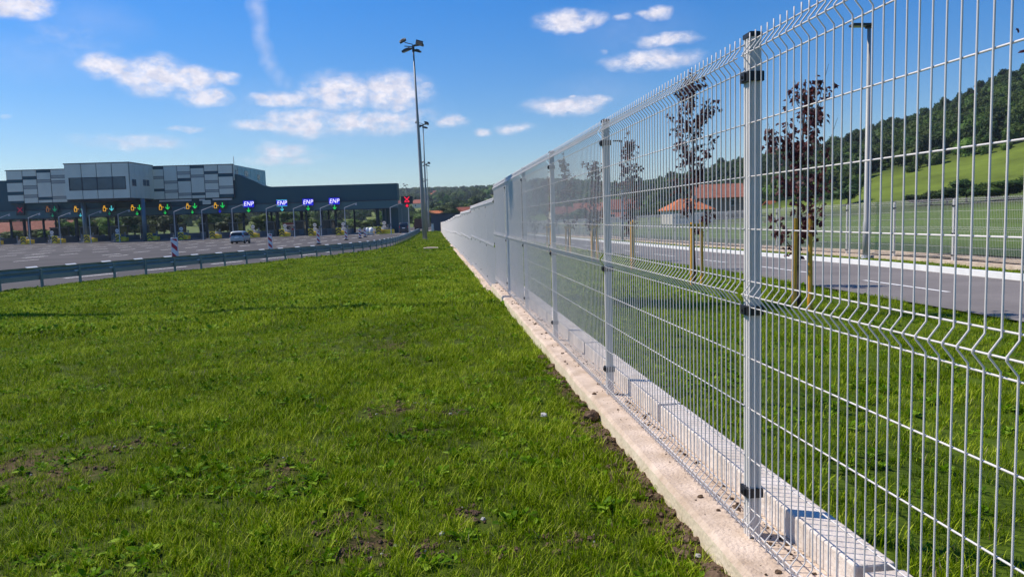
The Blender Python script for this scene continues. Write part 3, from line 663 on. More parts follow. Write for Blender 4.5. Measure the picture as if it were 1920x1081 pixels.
# ------------------------------------------------------------------ toll islands
ORD = ['first', 'second', 'third', 'fourth', 'fifth', 'sixth', 'seventh', 'eighth', 'ninth', 'tenth', 'eleventh', 'twelfth', 'thirteenth']
def rounded_nose(m, u0, v0, w, h, mi=0):   # bull-nose concrete lump
    vs = []; n = 9; rings = 5
    for j in range(rings+1):
        a = (PI/2)*j/rings
        for i in range(n+1):
            t = PI+PI*i/n; r = math.cos(a)
            vs.append(T(u0+math.cos(t)*w/2*r, v0+math.sin(t)*w*.9*r, zg+h*math.sin(a)))
    fs = [(j*(n+1)+i, j*(n+1)+i+1, (j+1)*(n+1)+i+1, (j+1)*(n+1)+i) for j in range(rings) for i in range(n)]
    m.add(vs, fs, mi)
for i, (px, py) in enumerate(ISL):
    u = U(px+11, py-6, VI+6); last = i == 12; nm = ORD[i]
    isl = thing('toll_island', f'grey concrete lane island with its barrier nose, {nm} from the left', 'toll island', group='concrete islands between the toll lanes')
    b = BB(); b.bx(u-1.0, u+1.0, VI+3, VI+34, zg-.05, zg+.18); b.build('island_slab', M['apron'], isl)
    b = BB(); rounded_nose(b, u, VI+5.5, 2.4, 1.35); b.bx(u-.95, u+.95, VI+5.5, VI+10, zg+.18, zg+1.15); b.build('barrier_nose', M['barrier'], isl, False)
    for (du, dv, h) in ((-.75, 2.8, 1.35), (.9, 3.6, 1.5)):
        b = BB(); p = T(u+du, VI+dv+1, 0); b.tube([(p.x, p.y, zg), (p.x, p.y, zg+h), (p.x, p.y, zg+h+.02), (p.x, p.y, zg+h+.22)], [.12, .1, .17, .13], 8); b.build('bollard', M['boothpanel'], isl)
    if i not in (0, 11):
        bt = thing('toll_booth', f'dark glazed toll booth on the {nm} island from the left', 'toll booth', group='toll booths under the canopy')
        b = BB(); b.bx(u-.85, u+.85, VI+14, VI+17.5, zg+.18, zg+1.25); b.bx(u-.95, u+.95, VI+13.9, VI+17.6, zg+2.75, zg+2.95)
        for (du, dv) in ((-.8, 14.05), (.8, 14.05), (-.8, 17.4), (.8, 17.4)): b.bx(u+du-.06, u+du+.06, VI+dv-.06, VI+dv+.06, zg+1.25, zg+2.75)
        b.build('booth_frame', M['boothpanel'], bt); b = BB(); b.bx(u-.78, u+.78, VI+14.1, VI+17.35, zg+1.27, zg+2.74); b.build('booth_glazing', M['booth'], bt)
    # crash cushion
    uy = U(px, py-5, VI)
    cc = thing('crash_cushion', f'yellow crash cushion with black chevrons before the {nm} island from the left', 'crash cushion', group='yellow crash cushions at the island ends')
    b = BB(); b.bx(uy-.48, uy+.48, VI-.06, VI, zg+.12, zg+1.42); b.build('chevron_board', M['yellow'], cc)
    b = BB()
    for z0 in (.16, .62):
        for s_ in (-1, 1):
            A = T(uy, VI-.075, zg+z0+.46); B_ = T(uy+s_*.47, VI-.075, zg+z0+.06)
            b.add([A, B_, B_+Z1*.25, A+Z1*.25], [(0, 1, 2, 3)])
    ch = b.build('chevron', M['black'], cc); sd = ch.modifiers.new('s', 'SOLIDIFY'); sd.thickness = .01
    b = BB()
    for q in range(2): b.bx(uy-.30, uy+.5, VI+.06+q*.8, VI+.80+q*.8, zg+.1, zg+.9)
    b.bx(uy+.52, uy+1.15, VI+.2, VI+1.4, zg+.15, zg+.8); b.build('cushion_body', M['yellow'], cc, bevel=.05)
    if last:
        b = BB(); b.bx(uy+.55, uy+2.6, VI+.2, VI+1.2, zg+.1, zg+.85); b.build('side_block', M['yellow'], cc)
        for q, (du, dv) in enumerate(((-2.1, .5), (-1.3, .3), (-1.6, 1.3))):
            o = thing('water_barrel', ['white rounded water barrel at the left end of the last crash cushion', 'white rounded water barrel touching the last chevron board', 'white water barrel behind the other two by the last chevron board'][q], 'barrel', group='white water barrels')
            b = BB(); p = T(uy+du, VI+dv, 0); b.tube([(p.x, p.y, zg), (p.x, p.y, zg+.1), (p.x, p.y, zg+.8), (p.x, p.y, zg+1.15), (p.x, p.y, zg+1.3)], [.4, .48, .48, .35, .08], 12); b.build('barrel_body', M['white'], o, True)
            b = BB(); b.tube([(p.x, p.y, zg+.4), (p.x, p.y, zg+.5)], .49, 12); b.build('yellow_band', M['yellow'], o)
    # round sign with plate
    if i % 2 == 0 or i > 8:
        sg = thing('lane_sign_post', f'small round white sign above a plate on the {nm} island from the left', 'road sign', group='small round signs on the islands')
        p = T(u+.6, VI+2.5, 0); b = BB(); b.tube([(p.x, p.y, zg), (p.x, p.y, zg+2.0)], .04, 6); b.build('sign_pole', M['mast'], sg)
        b = BB(); q = p+Z1*(zg+2.0)-Fh*.05; b.tube([q, q-Fh*.03], .34, 14); d = b.build('sign_disc', M['white'], sg); b = BB(); q2 = q-Fh*.035; b.box(q2, (.36, .01, .07), R0, Fh); b.build('sign_bar', M['lampdark'], d)
        b = BB(); b.box(p+Z1*(zg+1.42)-Fh*.05, (.6, .03, .3), R0, Fh); b.build('sign_plate', M['white'], sg)
# height limit poles with a sloping arm
HP = [(-4, 0), (53, 408.5), (110, 407), (167, 404), (221, 402), (326, 397), (378, 394.5), (434.5, 391.5), (499, 391.5), (550, 391.5), (600.5, 390.5), (646, 389.5), (731.5, 389)]
for i, (px, py) in enumerate(HP):
    o = thing('height_gauge_pole', f'slender pale pole with a rising arm, {ORD[i]} from the left before the toll lanes', 'pole', group='poles with rising arms before the lanes')
    if not py: py = 410
    v = VI-2.0; a = at(px, py, v); q = Vector((a.x, a.y, zg)); b = BB(); b.tube([q, a], [.09, .07], 8); b.tube([q, q+Z1*.05], .2, 8); b.build('pole', M['galv'], o)
    e = a+R0*2.15+Z1*.78; b = BB(); b.tube([a-R0*.05, e], [.06, .04], 6); ar = b.build('arm', M['galv'], o); b = BB(); b.box(e-R0*.15-Z1*.25, (.26, .2, .24), R0, Fh); b.tube([e-R0*.15, e-R0*.15-Z1*.2], .025, 5); b.build('sensor_head', M['galv'], ar)
    if i > 8: b = BB(); b.box(q+Z1*1.7-Fh*.12, (.34, .1, .42), R0, Fh); b.build('control_box', M['boothpanel'], o)
# ------------------------------------------------------------------ lane signals
def bar2(b, p0, p1, w, O, y=0):     # a bar in the board plane (u to the right, z up)
    a = Vector(p0); c = Vector(p1); d = (c-a); L = d.length; d.normalize(); n = Vector((-d.y, d.x)); q = [a+n*w/2, c+n*w/2, c-n*w/2, a-n*w/2]
    b.prism([(x.x, x.y) for x in q], O, R0, Z1, -Fh*.04)
def arrow(b, O, s):
    bar2(b, (0, s*.5), (0, -s*.35), s*.16, O); bar2(b, (-s*.38, -.02*s), (0, -s*.44), s*.16, O); bar2(b, (s*.38, -.02*s), (0, -s*.44), s*.16, O-Fh*.002)
def attendant(b, O, s):              # little figure at a booth window
    bar2(b, (-.22*s, .42*s), (.02*s, .42*s), .065*s, O); bar2(b, (-.22*s, .2*s), (.02*s, .2*s), .065*s, O-Fh*.002)
    bar2(b, (-.2*s, .2*s), (-.2*s, .42*s), .065*s, O-Fh*.004); bar2(b, (0, .2*s), (0, .42*s), .065*s, O-Fh*.004)
    bar2(b, (-.3*s, .12*s), (.14*s, .12*s),   .07*s, O-Fh*.006); bar2(b, (-.3*s, -.42*s), (.14*s, -.42*s),   .07*s, O-Fh*.006)
    bar2(b, (-.28*s, -.42*s), (-.28*s, .12*s),   .07*s, O-Fh*.008); bar2(b, (.1*s, -.42*s), (.1*s, .12*s),   .07*s, O-Fh*.008); bar2(b, (.1*s, .0*s), (.44*s, -.06*s),   .07*s, O-Fh*.01)
def cross(b, O, s): bar2(b, (-s*.4, -s*.4), (s*.4, s*.4), s*.15, O); bar2(b, (-s*.4, s*.4), (s*.4, -s*.4), s*.15, O-Fh*.002)
VS = V0-.7
SG = 'illuminated lane boards on the toll canopy'
def text_mesh(txt, size, shear=.2, ext=.02):
    cu = bpy.data.curves.new('t', 'FONT'); cu.body = txt; cu.size = size; cu.shear = shear; cu.align_x = 'CENTER'; cu.align_y = 'CENTER'; cu.extrude = ext; cu.offset = 0; cu.space_character = 1.08
    o = bpy.data.objects.new('t', cu); C.objects.link(o); dg = bpy.context.evaluated_depsgraph_get(); me = bpy.data.meshes.new_from_object(o.evaluated_get(dg)); bpy.data.objects.remove(o); return me
enp = text_mesh('ENP', 1.22); enp.materials.clear(); enp.materials.append(M['ledwhite'])
def board(o, O, w, h): b = BB(); b.box(O, (w, .16, h), R0, Fh); b.build('board', M['ledboard'], o); b = BB(); b.tube([O+Z1*h/2-R0*w*.3+Fh*.1, O+Z1*(h/2)-R0*w*.3+Fh*.8], .05, 5); b.tube([O+Z1*h/2+R0*w*.3+Fh*.1, O+Z1*(h/2)+R0*w*.3+Fh*.8], .05, 5); b.build('bracket', M['seam'], o)
icons = [(97, 391.5, 'ledorange', 'leddim', (99, 403.5, 'leddim'), 'dim orange booth symbol and green arrow, leftmost lit lane board'),
         (149.5, 391.5, 'ledyellow', 'leddim', (151.5, 403, 'ledcyan'), 'yellow booth symbol board partly behind the left tower column'),
         (203.5, 390.5, 'ledyellow', 'ledcyan', (205.5, 399.5, 'leddim'), 'yellow booth symbol with a cyan arrow under the tower room'),
         (256, 389, 'ledyellow', 'ledgreen', (257.5, 399.8, 'ledgreen'), 'yellow booth symbol and green arrow board at the right tower column'),
         (308.5, 388, 'ledyellow', 'ledgreen', (310, 398.2, 'ledgreen'), 'yellow booth symbol and green arrow board, first right of the tower room'),
         (359.5, 386, 'ledyellow', 'ledgreen', (361, 397, 'ledgreen'), 'yellow booth symbol and green arrow board left of the small blank white sign'),
         (411.5, 384.8, 'ledyellow', 'ledgreen', (412.5, 395.3, 'ledblue'), 'yellow booth symbol board with a small blue arrow, nearest the ENP boards')]
for (px, py, c1, c2, sm, lab) in icons:
    o = thing('lane_signal_board', lab, 'lane signal', group=SG); O = at(px, py, VS); board(o, O, 2.5, 1.35)
    b = BB(); attendant(b, O-R0*.62-Fh*.085, 1.15); b.build('booth_symbol', M[c1], o)
    b = BB(); arrow(b, O+R0*.6-Fh*.085, .98); b.build('lane_arrow', M[c2], o)
    O2 = at(sm[0], sm[1], VS); b = BB(); b.box(O2, (.85, .14, .85), R0, Fh); b.build('arrow_board', M['ledboard'], o); b = BB(); arrow(b, O2-Fh*.075, .62); b.build('small_arrow', M[sm[2]], o)
for j, (px, py, qx, qy, lab) in enumerate([(466.3, 382.3, 466.3, 393.3, 'blue ENP board with a green arrow, nearest the grey control room'), (528.6, 380.6, 529.2, 391.3, 'blue ENP board edged with cyan lines above a cyan arrow'),
                       (577.5, 378.8, 578, 389.8, 'blue ENP board with green arrow between the cyan-edged one and the rightmost'), (626.8, 377, 627.6, 388.2, 'rightmost blue ENP board with green arrow on the canopy')]):
    o = thing('lane_name_board', lab, 'lane signal', group=SG); O = at(px, py, VS); board(o, O, 2.15, 1.4)
    b = BB(); b.box(O-Fh*.1, (2.0, .04, 1.25), R0, Fh); pn = b.build('lit_panel', M['ledblue'], o)
    t = bpy.data.objects.new('lettering', enp); C.objects.link(t); t.parent = pn; t.matrix_world = Matrix.Translation(O-Fh*.16) @ Matrix(((R0.x, 0, -Fh.x, 0), (R0.y, 0, -Fh.y, 0), (0, 1, 0, 0), (0, 0, 0, 1))); t.scale = (.80, .90, 1)
    if j == 1:
        b = BB(); b.box(O-Fh*.14+Z1*.58, (2.0, .02, .09), R0, Fh); b.box(O-Fh*.14-Z1*.58, (2.0, .02, .09), R0, Fh); b.build('border_line', M['ledcyan'], pn)
    O2 = at(qx, qy, VS); b = BB(); b.box(O2, (.9, .14, .9), R0, Fh); b.build('arrow_board', M['ledboard'], o); b = BB(); arrow(b, O2-Fh*.075, .85); b.build('small_arrow', M['ledcyan' if j == 1 else 'ledgreen'], o)
o = thing('lane_signal_board', 'unlit looking board with a dim dark red cross at the left end', 'lane signal', group=SG); O = at(38, 393.5, VS); board(o, O, 1.5, 2.0); b = BB(); cross(b, O-Fh*.085, 1.1); b.build('red_cross', M['leddkred'], o)
o = thing('small_blank_sign', 'small plain white sign hanging between two yellow booth boards', 'sign'); O = at(387.5, 379, VS); b = BB(); b.box(O, (1.5, .08, .75), R0, Fh); b.build('sign_face', M['panel'], o); b = BB(); b.box(O-Fh*.05, (1.3, .03, .12), R0, Fh); b.build('grey_line', M['midgrey'], o)
o = thing('closed_lane_signal', 'dark signal board with red cross lights on a pole right of the canopy', 'lane signal'); O = at(763, 374.8, 128); b = BB(); b.box(O, (1.95, .2, 1.25), R0, Fh); b.build('board', M['ledboard'], o)
b = BB(); cross(b, O-Fh*.105+Z1*.1, 1.0); bar2(b, (-.4, -.32), (.4, -.32), .13, O-Fh*.11); b.build('red_cross', M['ledred'], o); O2 = O-Z1*.95+R0*.0
b = BB(); b.box(O2, (.7, .16, .6), R0, Fh); lb = b.build('lower_light', M['ledboard'], o); b = BB(); b.tube([O2-Fh*.08, O2-Fh*.12], .24, 10); b.build('red_lamp', M['ledred'], lb)
b = BB(); b.tube([(O.x+.2, O.y+.2, zg), (O.x+.2, O.y+.2, O.z-.6)], .08, 6); b.build('pole', M['galv'], o)
o = thing('portal_frame', 'thin pale two-legged frame just right of the toll canopy', 'frame'); b = BB()
for px in (747, 753.5): p = at(px, 410, 150); b.tube([(p.x, p.y, zg), (p.x, p.y, 3.6)], .07, 6)
p = at(747, 410, 150); q = at(753.5, 410, 150); b.tube([(p.x, p.y, 3.6), (q.x, q.y, 3.6)], .07, 6); b.build('frame_tube', M['galv'], o)
o = thing('green_sign', 'plain green sign panel on posts beyond the dark van', 'road sign'); p = at(750.5, 409, 165); b = BB(); b.box(p, (1.3, .06, 1.6), R0, Fh); b.build('panel', M['signgreen'], o); b = BB(); b.tube([(p.x-.4, p.y+.06, zg), (p.x-.4, p.y+.06, p.z+.7)], .05, 6); b.tube([(p.x+.4, p.y+.06, zg), (p.x+.4, p.y+.06, p.z+.7)], .05, 6); b.build('sign_post', M['galv'], o)
# ------------------------------------------------------------------ red and white beacons
def beacon(px, py0, Zd, w, ztop, label):
    p = at(px, py0, Zd); z0 = zplaza(p.y)
    o = thing('striped_beacon', label, 'traffic beacon', (p.x, p.y, z0), -YAW, 'red and white striped beacons along the carriageway')
    h = ztop-z0; hb = h-.12; b = MB(); b.b2(-w/2, w/2, -.03, .03, .1, h); b.build('board', M['white'], o, bevel=.02)
    b = MB(); nb = 3; per = hb/2.6
    iw = w/2*.82; m_ = .10
    import itertools
    for i in range(-1, 4):
        zc = .18+i*per; poly = [(-iw, zc+per*.62), (iw, zc+per*.10), (iw, zc+per*.56), (-iw, zc+per*1.08)]
        poly = [(x, min(max(z, .16), h-.06)) for x, z in poly]
        if len(set(poly)) < 3 or max(z for x, z in poly)-min(z for x, z in poly) < .03: continue
        b.prism(poly, (0, -.034, 0), X1, Z1, Vector((0, -.004, 0)))
        b.prism(poly, (0, .034, 0), X1, Z1, Vector((0, .004, 0)))
    b.build('red_stripe', M['red'], o)
    b = MB(); b.box((0, 0, .05), (w*1.5, .5, .1)); b.box((0, 0, .12), (w*.8, .25, .08)); b.build('rubber_foot', M['tyre'], o, bevel=.02)
    b = MB(); b.tube([(0, 0, h), (0, 0, h+.04), (0, 0, h+.13), (0, 0, h+.16)], [.05, .05, .05, .03], 8); b.build('lamp', M['glasslens'], o)
    return o
for a in [(328, 470, 44, .40, .66, 'largest red and white striped beacon just behind the guard rail'), (507, 460, 66, .38, .46, 'striped beacon right of the white car, second largest'),
          (597, 450, 82, .34, .42, 'striped beacon behind the rail between the second and the small ones'), (649, 445, 99, .34, .34, 'small striped beacon with black foot standing free on the asphalt'),
          (675, 441, 107, .34, .34, 'left one of the two tiny beacons before the last lane'), (684.5, 440, 115, .34, .34, 'right one of the two tiny beacons before the last lane')]: beacon(*a)
# ------------------------------------------------------------------ vehicles
def car(name, label, cat, loc, rz, L, Wd, H, paint, van=False):
    o = thing(name, label, cat, loc, rz)
    # x across, y forwards; rear at -L/2
    if van: prof = [(-.5, .22, .5), (-.5, .5, .5), (-.485, .62, .5), (-.475, .97, .47), (-.44, 1.0, .45), (.10, 1.0, .45), (.22, .97, .45), (.36, .62, .49), (.47, .52, .48), (.5, .4, .46), (.5, .2, .46)]
    secs = []
    h = H
    ys = [-.5, -.485, -.46, -.40, -.25, -.05, .12, .26, .40, .48, .5]
    if van: zbelt = [.55]*11; ztop = [.55, .93, .98, 1, 1, 1, .99, .86, .6, .5, .46]
    else: zbelt = [.56, .60, .61, .61, .61, .60, .59, .58, .56, .50, .44]; ztop = [.56, .70, .90, .97, 1.0, 1.0, .95, .72, .57, .505, .445]
    wb = [.86, .95, .98, 1, 1, 1, 1, .99, .96, .88, .8]
    m = MB(); vs = []; ns = 0
    for y, zb_, zt_, ww in zip(ys, zbelt, ztop, wb):
        hw = Wd/2*ww; top = Wd/2*ww*(.93 if van else .78); zbl = zb_*h; ztt = max(zt_*h, zbl+.005); mix = 1-(1-top/hw)*min(1, (ztt-zbl)/(.38*h))
        ring = [(0, .2*h), (hw*.9, .2*h), (hw*.99, .28*h), (hw, .42*h), (hw*.985, zbl*.97), (hw*.96, zbl), (hw*mix, zbl+(ztt-zbl)*.88), (hw*mix*.9, ztt*.995), (0, ztt*1.01)]
        ring = ring+[(-x, z) for x, z in ring[-2:0:-1]]; ns = len(ring); vs += [(x, y*L, z) for x, z in ring]
    fs = [(j*ns+i, j*ns+(i+1) % ns, (j+1)*ns+(i+1) % ns, (j+1)*ns+i) for j in range(len(ys)-1) for i in range(ns)]+[tuple(range(ns)), tuple((len(ys)-1)*ns+i for i in range(ns))]
    m.add(vs, fs); m.build('body', paint, o, True)
    # glass
    g = MB(); zb0 = .63*h; zt0_ = .90*h; tw = Wd/2*(.86 if van else .72); bw = Wd/2*(.88 if van else .86)
    g.quad((-bw*.9, -.497*L if van else -.488*L, zb0), (bw*.9, -.497*L if van else -.488*L, zb0), (tw*.95, -.475*L if van else -.462*L, zt0_), (-tw*.95, -.475*L if van else -.462*L, zt0_)); r = g.build('rear_window', M['carglass'], o); s = r.modifiers.new('s', 'SOLIDIFY'); s.thickness = .04; s.offset = 0
    for sgn in (-1, 1):
        g = MB(); x0 = sgn*Wd/2*(.985 if not van else 1.0); x1 = sgn*Wd/2*(.84 if not van else .95)
        for (a, c, d, e) in ((-.40, -.22, -.22, -.36), (-.20, .02, .02, -.20), (.04, .24, .12, .04)): g.quad((x0, a*L, .63*h), (x0, c*L, .63*h), (x1, d*L, .89*h), (x1, e*L, .89*h))
        r = g.build('side_window', M['carglass'], o); s = r.modifiers.new('s', 'SOLIDIFY'); s.thickness = .03; s.offset = 0
        g = MB(); g.box((sgn*Wd*.43, -.487*L, .60*h), (.16, .1, .26 if not van else .4)); g.build('tail_light', M['taillight'], o, bevel=.02)
        g = MB(); g.box((sgn*(Wd/2+.1), .16*L, .62*h), (.18, .1, .14)); g.build('mirror', paint, o, bevel=.02)
        for yy in (-.31, .31):
            r0 = .33; g = MB(); c = Vector((sgn*(Wd/2-.12), yy*L, r0)); g.tube([c-X1*.11, c-X1*.09, c+X1*.09, c+X1*.11], [r0-.03, r0, r0, r0-.03], 18); w_ = g.build('wheel', M['tyre'], o, True)
            g = MB(); g.tube([c+X1*sgn*.105, c+X1*sgn*.12], [.21, .19], 12); g.build('rim', M['rim'], w_)
    g = MB(); g.b2(-Wd*.47, Wd*.47, -.512*L, -.47*L, .20*h, .36*h); g.build('rear_bumper', M['lampdark'] if van else paint, o, bevel=.03)
    g = MB(); g.b2(-Wd*.38, Wd*.38, -.516*L, -.48*L, .19*h, .25*h); g.build('lower_trim', M['lampdark'], o)
    g = MB(); g.b2(-.26, .26, -.505*L, -.49*L, .47*h, .54*h); g.build('number_plate', M['white'], o)
    g = MB(); g.b2(-Wd*.44, Wd*.44, -.44*L, .44*L, .12*h, .22*h); g.build('underbody', M['tyre'], o)
    return o
p = at(451.5, 455.5, 98); car('suv_car', 'silver white five-door car driving towards the toll lanes', 'car', (p.x, p.y, zplaza(p.y)), 0.02, 4.2, 1.8, 1.6, M['carpaint'])
p = at(758, 437, 141); car('delivery_van', 'dark blue boxy van in the rightmost lane beside the canopy', 'van', (p.x, p.y, -1.08), 0, 4.6, 1.65, 1.95, M['vanpaint'], True)
p = at(786, 430, 190); o = thing('box_lorry', 'small brown box lorry partly hidden behind the nearest mast', 'lorry', (p.x, p.y, -1.4)); b = MB(); b.b2(-1.1, 1.1, -2.5, 2, .8, 3.0); b.build('cargo_box', M['rust'], o, bevel=.03)
b = MB(); b.b2(-1.05, 1.05, 2.1, 3.8, .5, 2.5); b.build('cab', M['vanpaint'], o, bevel=.1)
for s in (-1, 1):
    for yy in (-1.5, 2.9): b = MB(); b.tube([(s*.95-.12, yy, .45), (s*.95+.12, yy, .45)], .45, 14); b.build('wheel', M['tyre'], o)
# small car and booth kiosk seen beyond the lanes
p = at(517, 436, 172); car('parked_car', 'small red hatchback beyond the canopy near the kiosk', 'car', (p.x, p.y, -1.2), .6, 3.9, 1.7, 1.45, M['red'])
p = at(551, 432, 178); o = thing('kiosk', 'small white-roofed kiosk with red and blue panels beyond the canopy', 'kiosk', (p.x, p.y, -1.4), -YAW)
b = MB(); b.b2(-1.4, 1.4, -1, 1, 0, 2.3); b.build('kiosk_wall', M['render'], o); b = MB(); b.b2(-2.1, 2.1, -1.4, 1.4, 2.3, 2.5); b.build('kiosk_roof', M['white'], o)
b = MB(); b.b2(-1.3, -.5, -1.06, -1.0, .1, 2.1); b.build('blue_door', M['slatewall'], o); b = MB(); b.b2(-.2, 1.2, -1.06, -1.0, .1, 1.6); b.build('red_panel', M['red'], o); b = MB(); b.b2(-2.1, 2.1, -1.45, -1.4, 2.5, 2.95); b.build('red_sign_strip', M['tilered'], o)
# ------------------------------------------------------------------ houses
def house(label, px, v, w, d, h, rh, rz, roofm, wallm, zbase=None, hip=False, py=None, group=None, chim=True):
    p = at(px, 400, v); z = zterr(p.x, p.y)-.3 if zbase is None else zbase
    o = thing('house', label, 'house', (p.x, p.y, z), -YAW+rz, group)
    b = MB(); b.b2(-w/2, w/2, -d/2, d/2, 0, h)
    if not hip:
        for s in (-1, 1): b.add([(s*w/2, -d/2, h), (s*w/2, d/2, h), (s*w/2, 0, h+rh)], [(0, 1, 2)])
    wl_ = b.build('wall', wallm, o)
    b = MB(); e = .5; k = rh/(d/2); zl = h-e*k
    if hip:
        hw = w/2-d/2*.8; b.add([(-w/2-e, -d/2-e, zl), (w/2+e, -d/2-e, zl), (w/2+e, d/2+e, zl), (-w/2-e, d/2+e, zl), (-hw, 0, h+rh), (hw, 0, h+rh)], [(0, 1, 5, 4), (2, 3, 4, 5), (1, 2, 5), (3, 0, 4)])
    else: b.add([(-w/2-e, -d/2-e, zl), (w/2+e, -d/2-e, zl), (w/2+e, 0, h+rh), (-w/2-e, 0, h+rh), (w/2+e, d/2+e, zl), (-w/2-e, d/2+e, zl)], [(0, 1, 2, 3), (3, 2, 4, 5)])
    rf = b.build('roof', roofm, o); s = rf.modifiers.new('s', 'SOLIDIFY'); s.thickness = .18; s.offset = 1
    if chim: b = MB(); b.b2(w*.2, w*.2+.6, .4, 1.0, h+rh*.4, h+rh+.7); b.build('chimney', wallm, rf)
    for i in range(max(2, int(w/3.5))):
        x = -w/2+(i+.5)*w/max(2, int(w/3.5))
        for fl in range(1 if h < 4.5 else 2):
            b = MB(); b.b2(x-.55, x+.55, -d/2-.04, -d/2+.02, 1.0+fl*2.7, 2.3+fl*2.7); f = b.build('window', M['white'], o); b = MB(); b.b2(x-.47, x+.47, -d/2-.06, -d/2-.03, 1.08+fl*2.7, 2.22+fl*2.7); b.build('pane', M['housewin'], f)
    b = MB(); b.b2(w/2-.02, w/2+.05, -.5, .5, 0, 2.1); b.build('door', M['darkwood'], o)
    return o
house('low orange-roofed house with white garage wall behind the far fence', 1286, 150, 8, 7, 2.9, 1.9, .12, M['tile'], M['render'], zbase=-1.0, hip=True)
house('taller orange-tiled house behind the second purple maple', 1345, 162, 9.5, 8, 5.6, 2.6, -.1, M['tiledull'], M['brickwall'], zbase=-1.3)
house('red-roofed house seen right of the second fence post', 1164, 195, 7.0, 6, 3.6, 2.2, .2, M['tilered'], M['brickwall'], zbase=-.9)
house('small lower red-roofed annexe below the red house', 1153, 186, 5.0, 4, 1.6, 1.0, .2, M['tilered'], M['render'], zbase=-1.0, chim=False)
house('red-roofed house left of the second fence post', 1105, 215, 8, 7, 3.2, 2.3, -.1, M['tilered'], M['brickwall'], zbase=-.9)
house('white cottage with pale roof left behind the mesh', 1050, 240, 7, 6, 3.0, 2.0, .3, M['tilered'], M['render'], zbase=-1)
house('tiny wooden barn with orange roof at the foot of the wooded hill', 1446, 205, 3.0, 3.2, 1.7, 1.3, .5, M['tile'], M['darkwood'], zbase=.6, chim=False)
house('red-roofed house rising just over the far end of the fence', 871, 235, 8.5, 8, 3.3, 2.6, .1, M['tilered'], M['render'], zbase=-1.2)
house('brown-roofed house beyond the end of the fence, by the slate wall', 826, 290, 8, 7, 3.4, 2.6, -.2, M['tile'], M['brickwall'], zbase=-1.5)
for i, (px, v, w) in enumerate([(12, 208, 11), (40, 214, 9), (70, 205, 11), (98, 198, 9), (130, 222, 10), (155, 226, 9)]):
    house(['orange-roofed house under the far left end of the canopy', 'orange-roofed house between the first two left lanes', 'orange house with skewed gable behind the left columns', 'orange-roofed house with pale wall left of the tower column', 'orange house farther back left of the tower column', 'orange roof just behind the left tower column'][i], px, v, w, 7, 2.4, 2.6, [.1, -.15, .7, .2, -.2, .1][i], M['tiledull'], M['render'] if i in (3, 1) else M['brickwall'], zbase=-1.3, chim=(i % 2 == 0))
vil = [(648, 408, 620), (660, 401, 760), (668, 413, 540), (672, 396, 820), (680, 405, 700), (688, 399, 780), (694, 411, 560), (700, 404, 720), (706, 396, 860), (655, 394, 900), (640, 416, 500), (420, 404, 800), (412, 408, 700), (428, 401, 860), (404, 401, 900),
       (770, 402, 700), (778, 395, 850), (812, 384, 900), (790, 408, 560), (800, 398, 760), (820, 377, 1000), (690, 390, 950), (1180, 352, 520), (905, 368, 900), (740, 404, 640)]
vproto = None
def zat(px, py, v): return at(px, py, v).z
for i, (px, py, v) in enumerate(vil):
    p = at(px, py, v); w = random.uniform(8, 12)
    # the hillside itself decides the height
    z = zterr(p.x, p.y)-.4
    if vproto is None:
        vproto = house('x', px, v, 9, 8, 4.2, 2.6, 0, M['tile'], M['render'], zbase=z, group='village houses scattered over the far hillside'); vproto['label'] = 'orange-roofed village house on the far hillside, through the right end of the toll lanes'; r = vproto; base = vproto
        alt = house('x', px+8, v+20, 10, 7, 3.4, 2.4, .6, M['tilered'], M['render'], zbase=z, group='village houses scattered over the far hillside'); alt['label'] = 'red-roofed village house on the far hillside, through the right end of the toll lanes'
    else: r = dup(base if i % 2 else alt, (p.x, p.y, z), random.uniform(-1, 1)); r['label'] = ('orange' if i % 2 else 'red')+'-roofed village house on the far hillside, '+('through the right end of the toll lanes' if 630 < px < 710 else 'through the lane left of the first ENP board' if px < 500 else 'beyond the mast row' if px < 830 else 'above the fence')
# slate wall closing the view at the end of the lawn
o = thing('end_building', 'flat slate blue building closing the far end of the lawn strip', 'building'); b = MB(); p = at(812, 415, 185); b.b2(p.x-.5, p.x+9, p.y, p.y+6, -2.2, 2.5); b.build('wall', M['slatewall'], o); b = MB(); b.b2(p.x-.8, p.x+9.3, p.y-.3, p.y+6.3, 2.5, 2.75); b.build('roof', M['seam'], o)
o = thing('gate_cabinet', 'small white cabinet beside the mast row at the lawn end', 'cabinet'); p = at(811, 428, 160); b = MB(); b.b2(p.x-.25, p.x+.25, p.y-.3, p.y+.3, -1.35, .4); b.build('cabinet_body', M['white'], o); b = MB(); b.b2(p.x-.3, p.x+.3, p.y-.35, p.y+.35, .4, .48); b.build('cabinet_roof', M['midgrey'], o)
o = thing('manhole_slab', 'small pale concrete slab lying in the grass left of the fence', 'slab'); p = onz(808, 469.5, -.8); b = MB(); b.b2(p.x-.5, p.x+.5, p.y-.5, p.y+.5, zlawn(p.x, p.y)-.05, zlawn(p.x, p.y)+.10); b.b2(p.x-.3, p.x+.3, p.y-.3, p.y+.3, zlawn(p.x, p.y)+.10, zlawn(p.x, p.y)+.13); b.build('slab_top', M['conc'], o, bevel=.02)
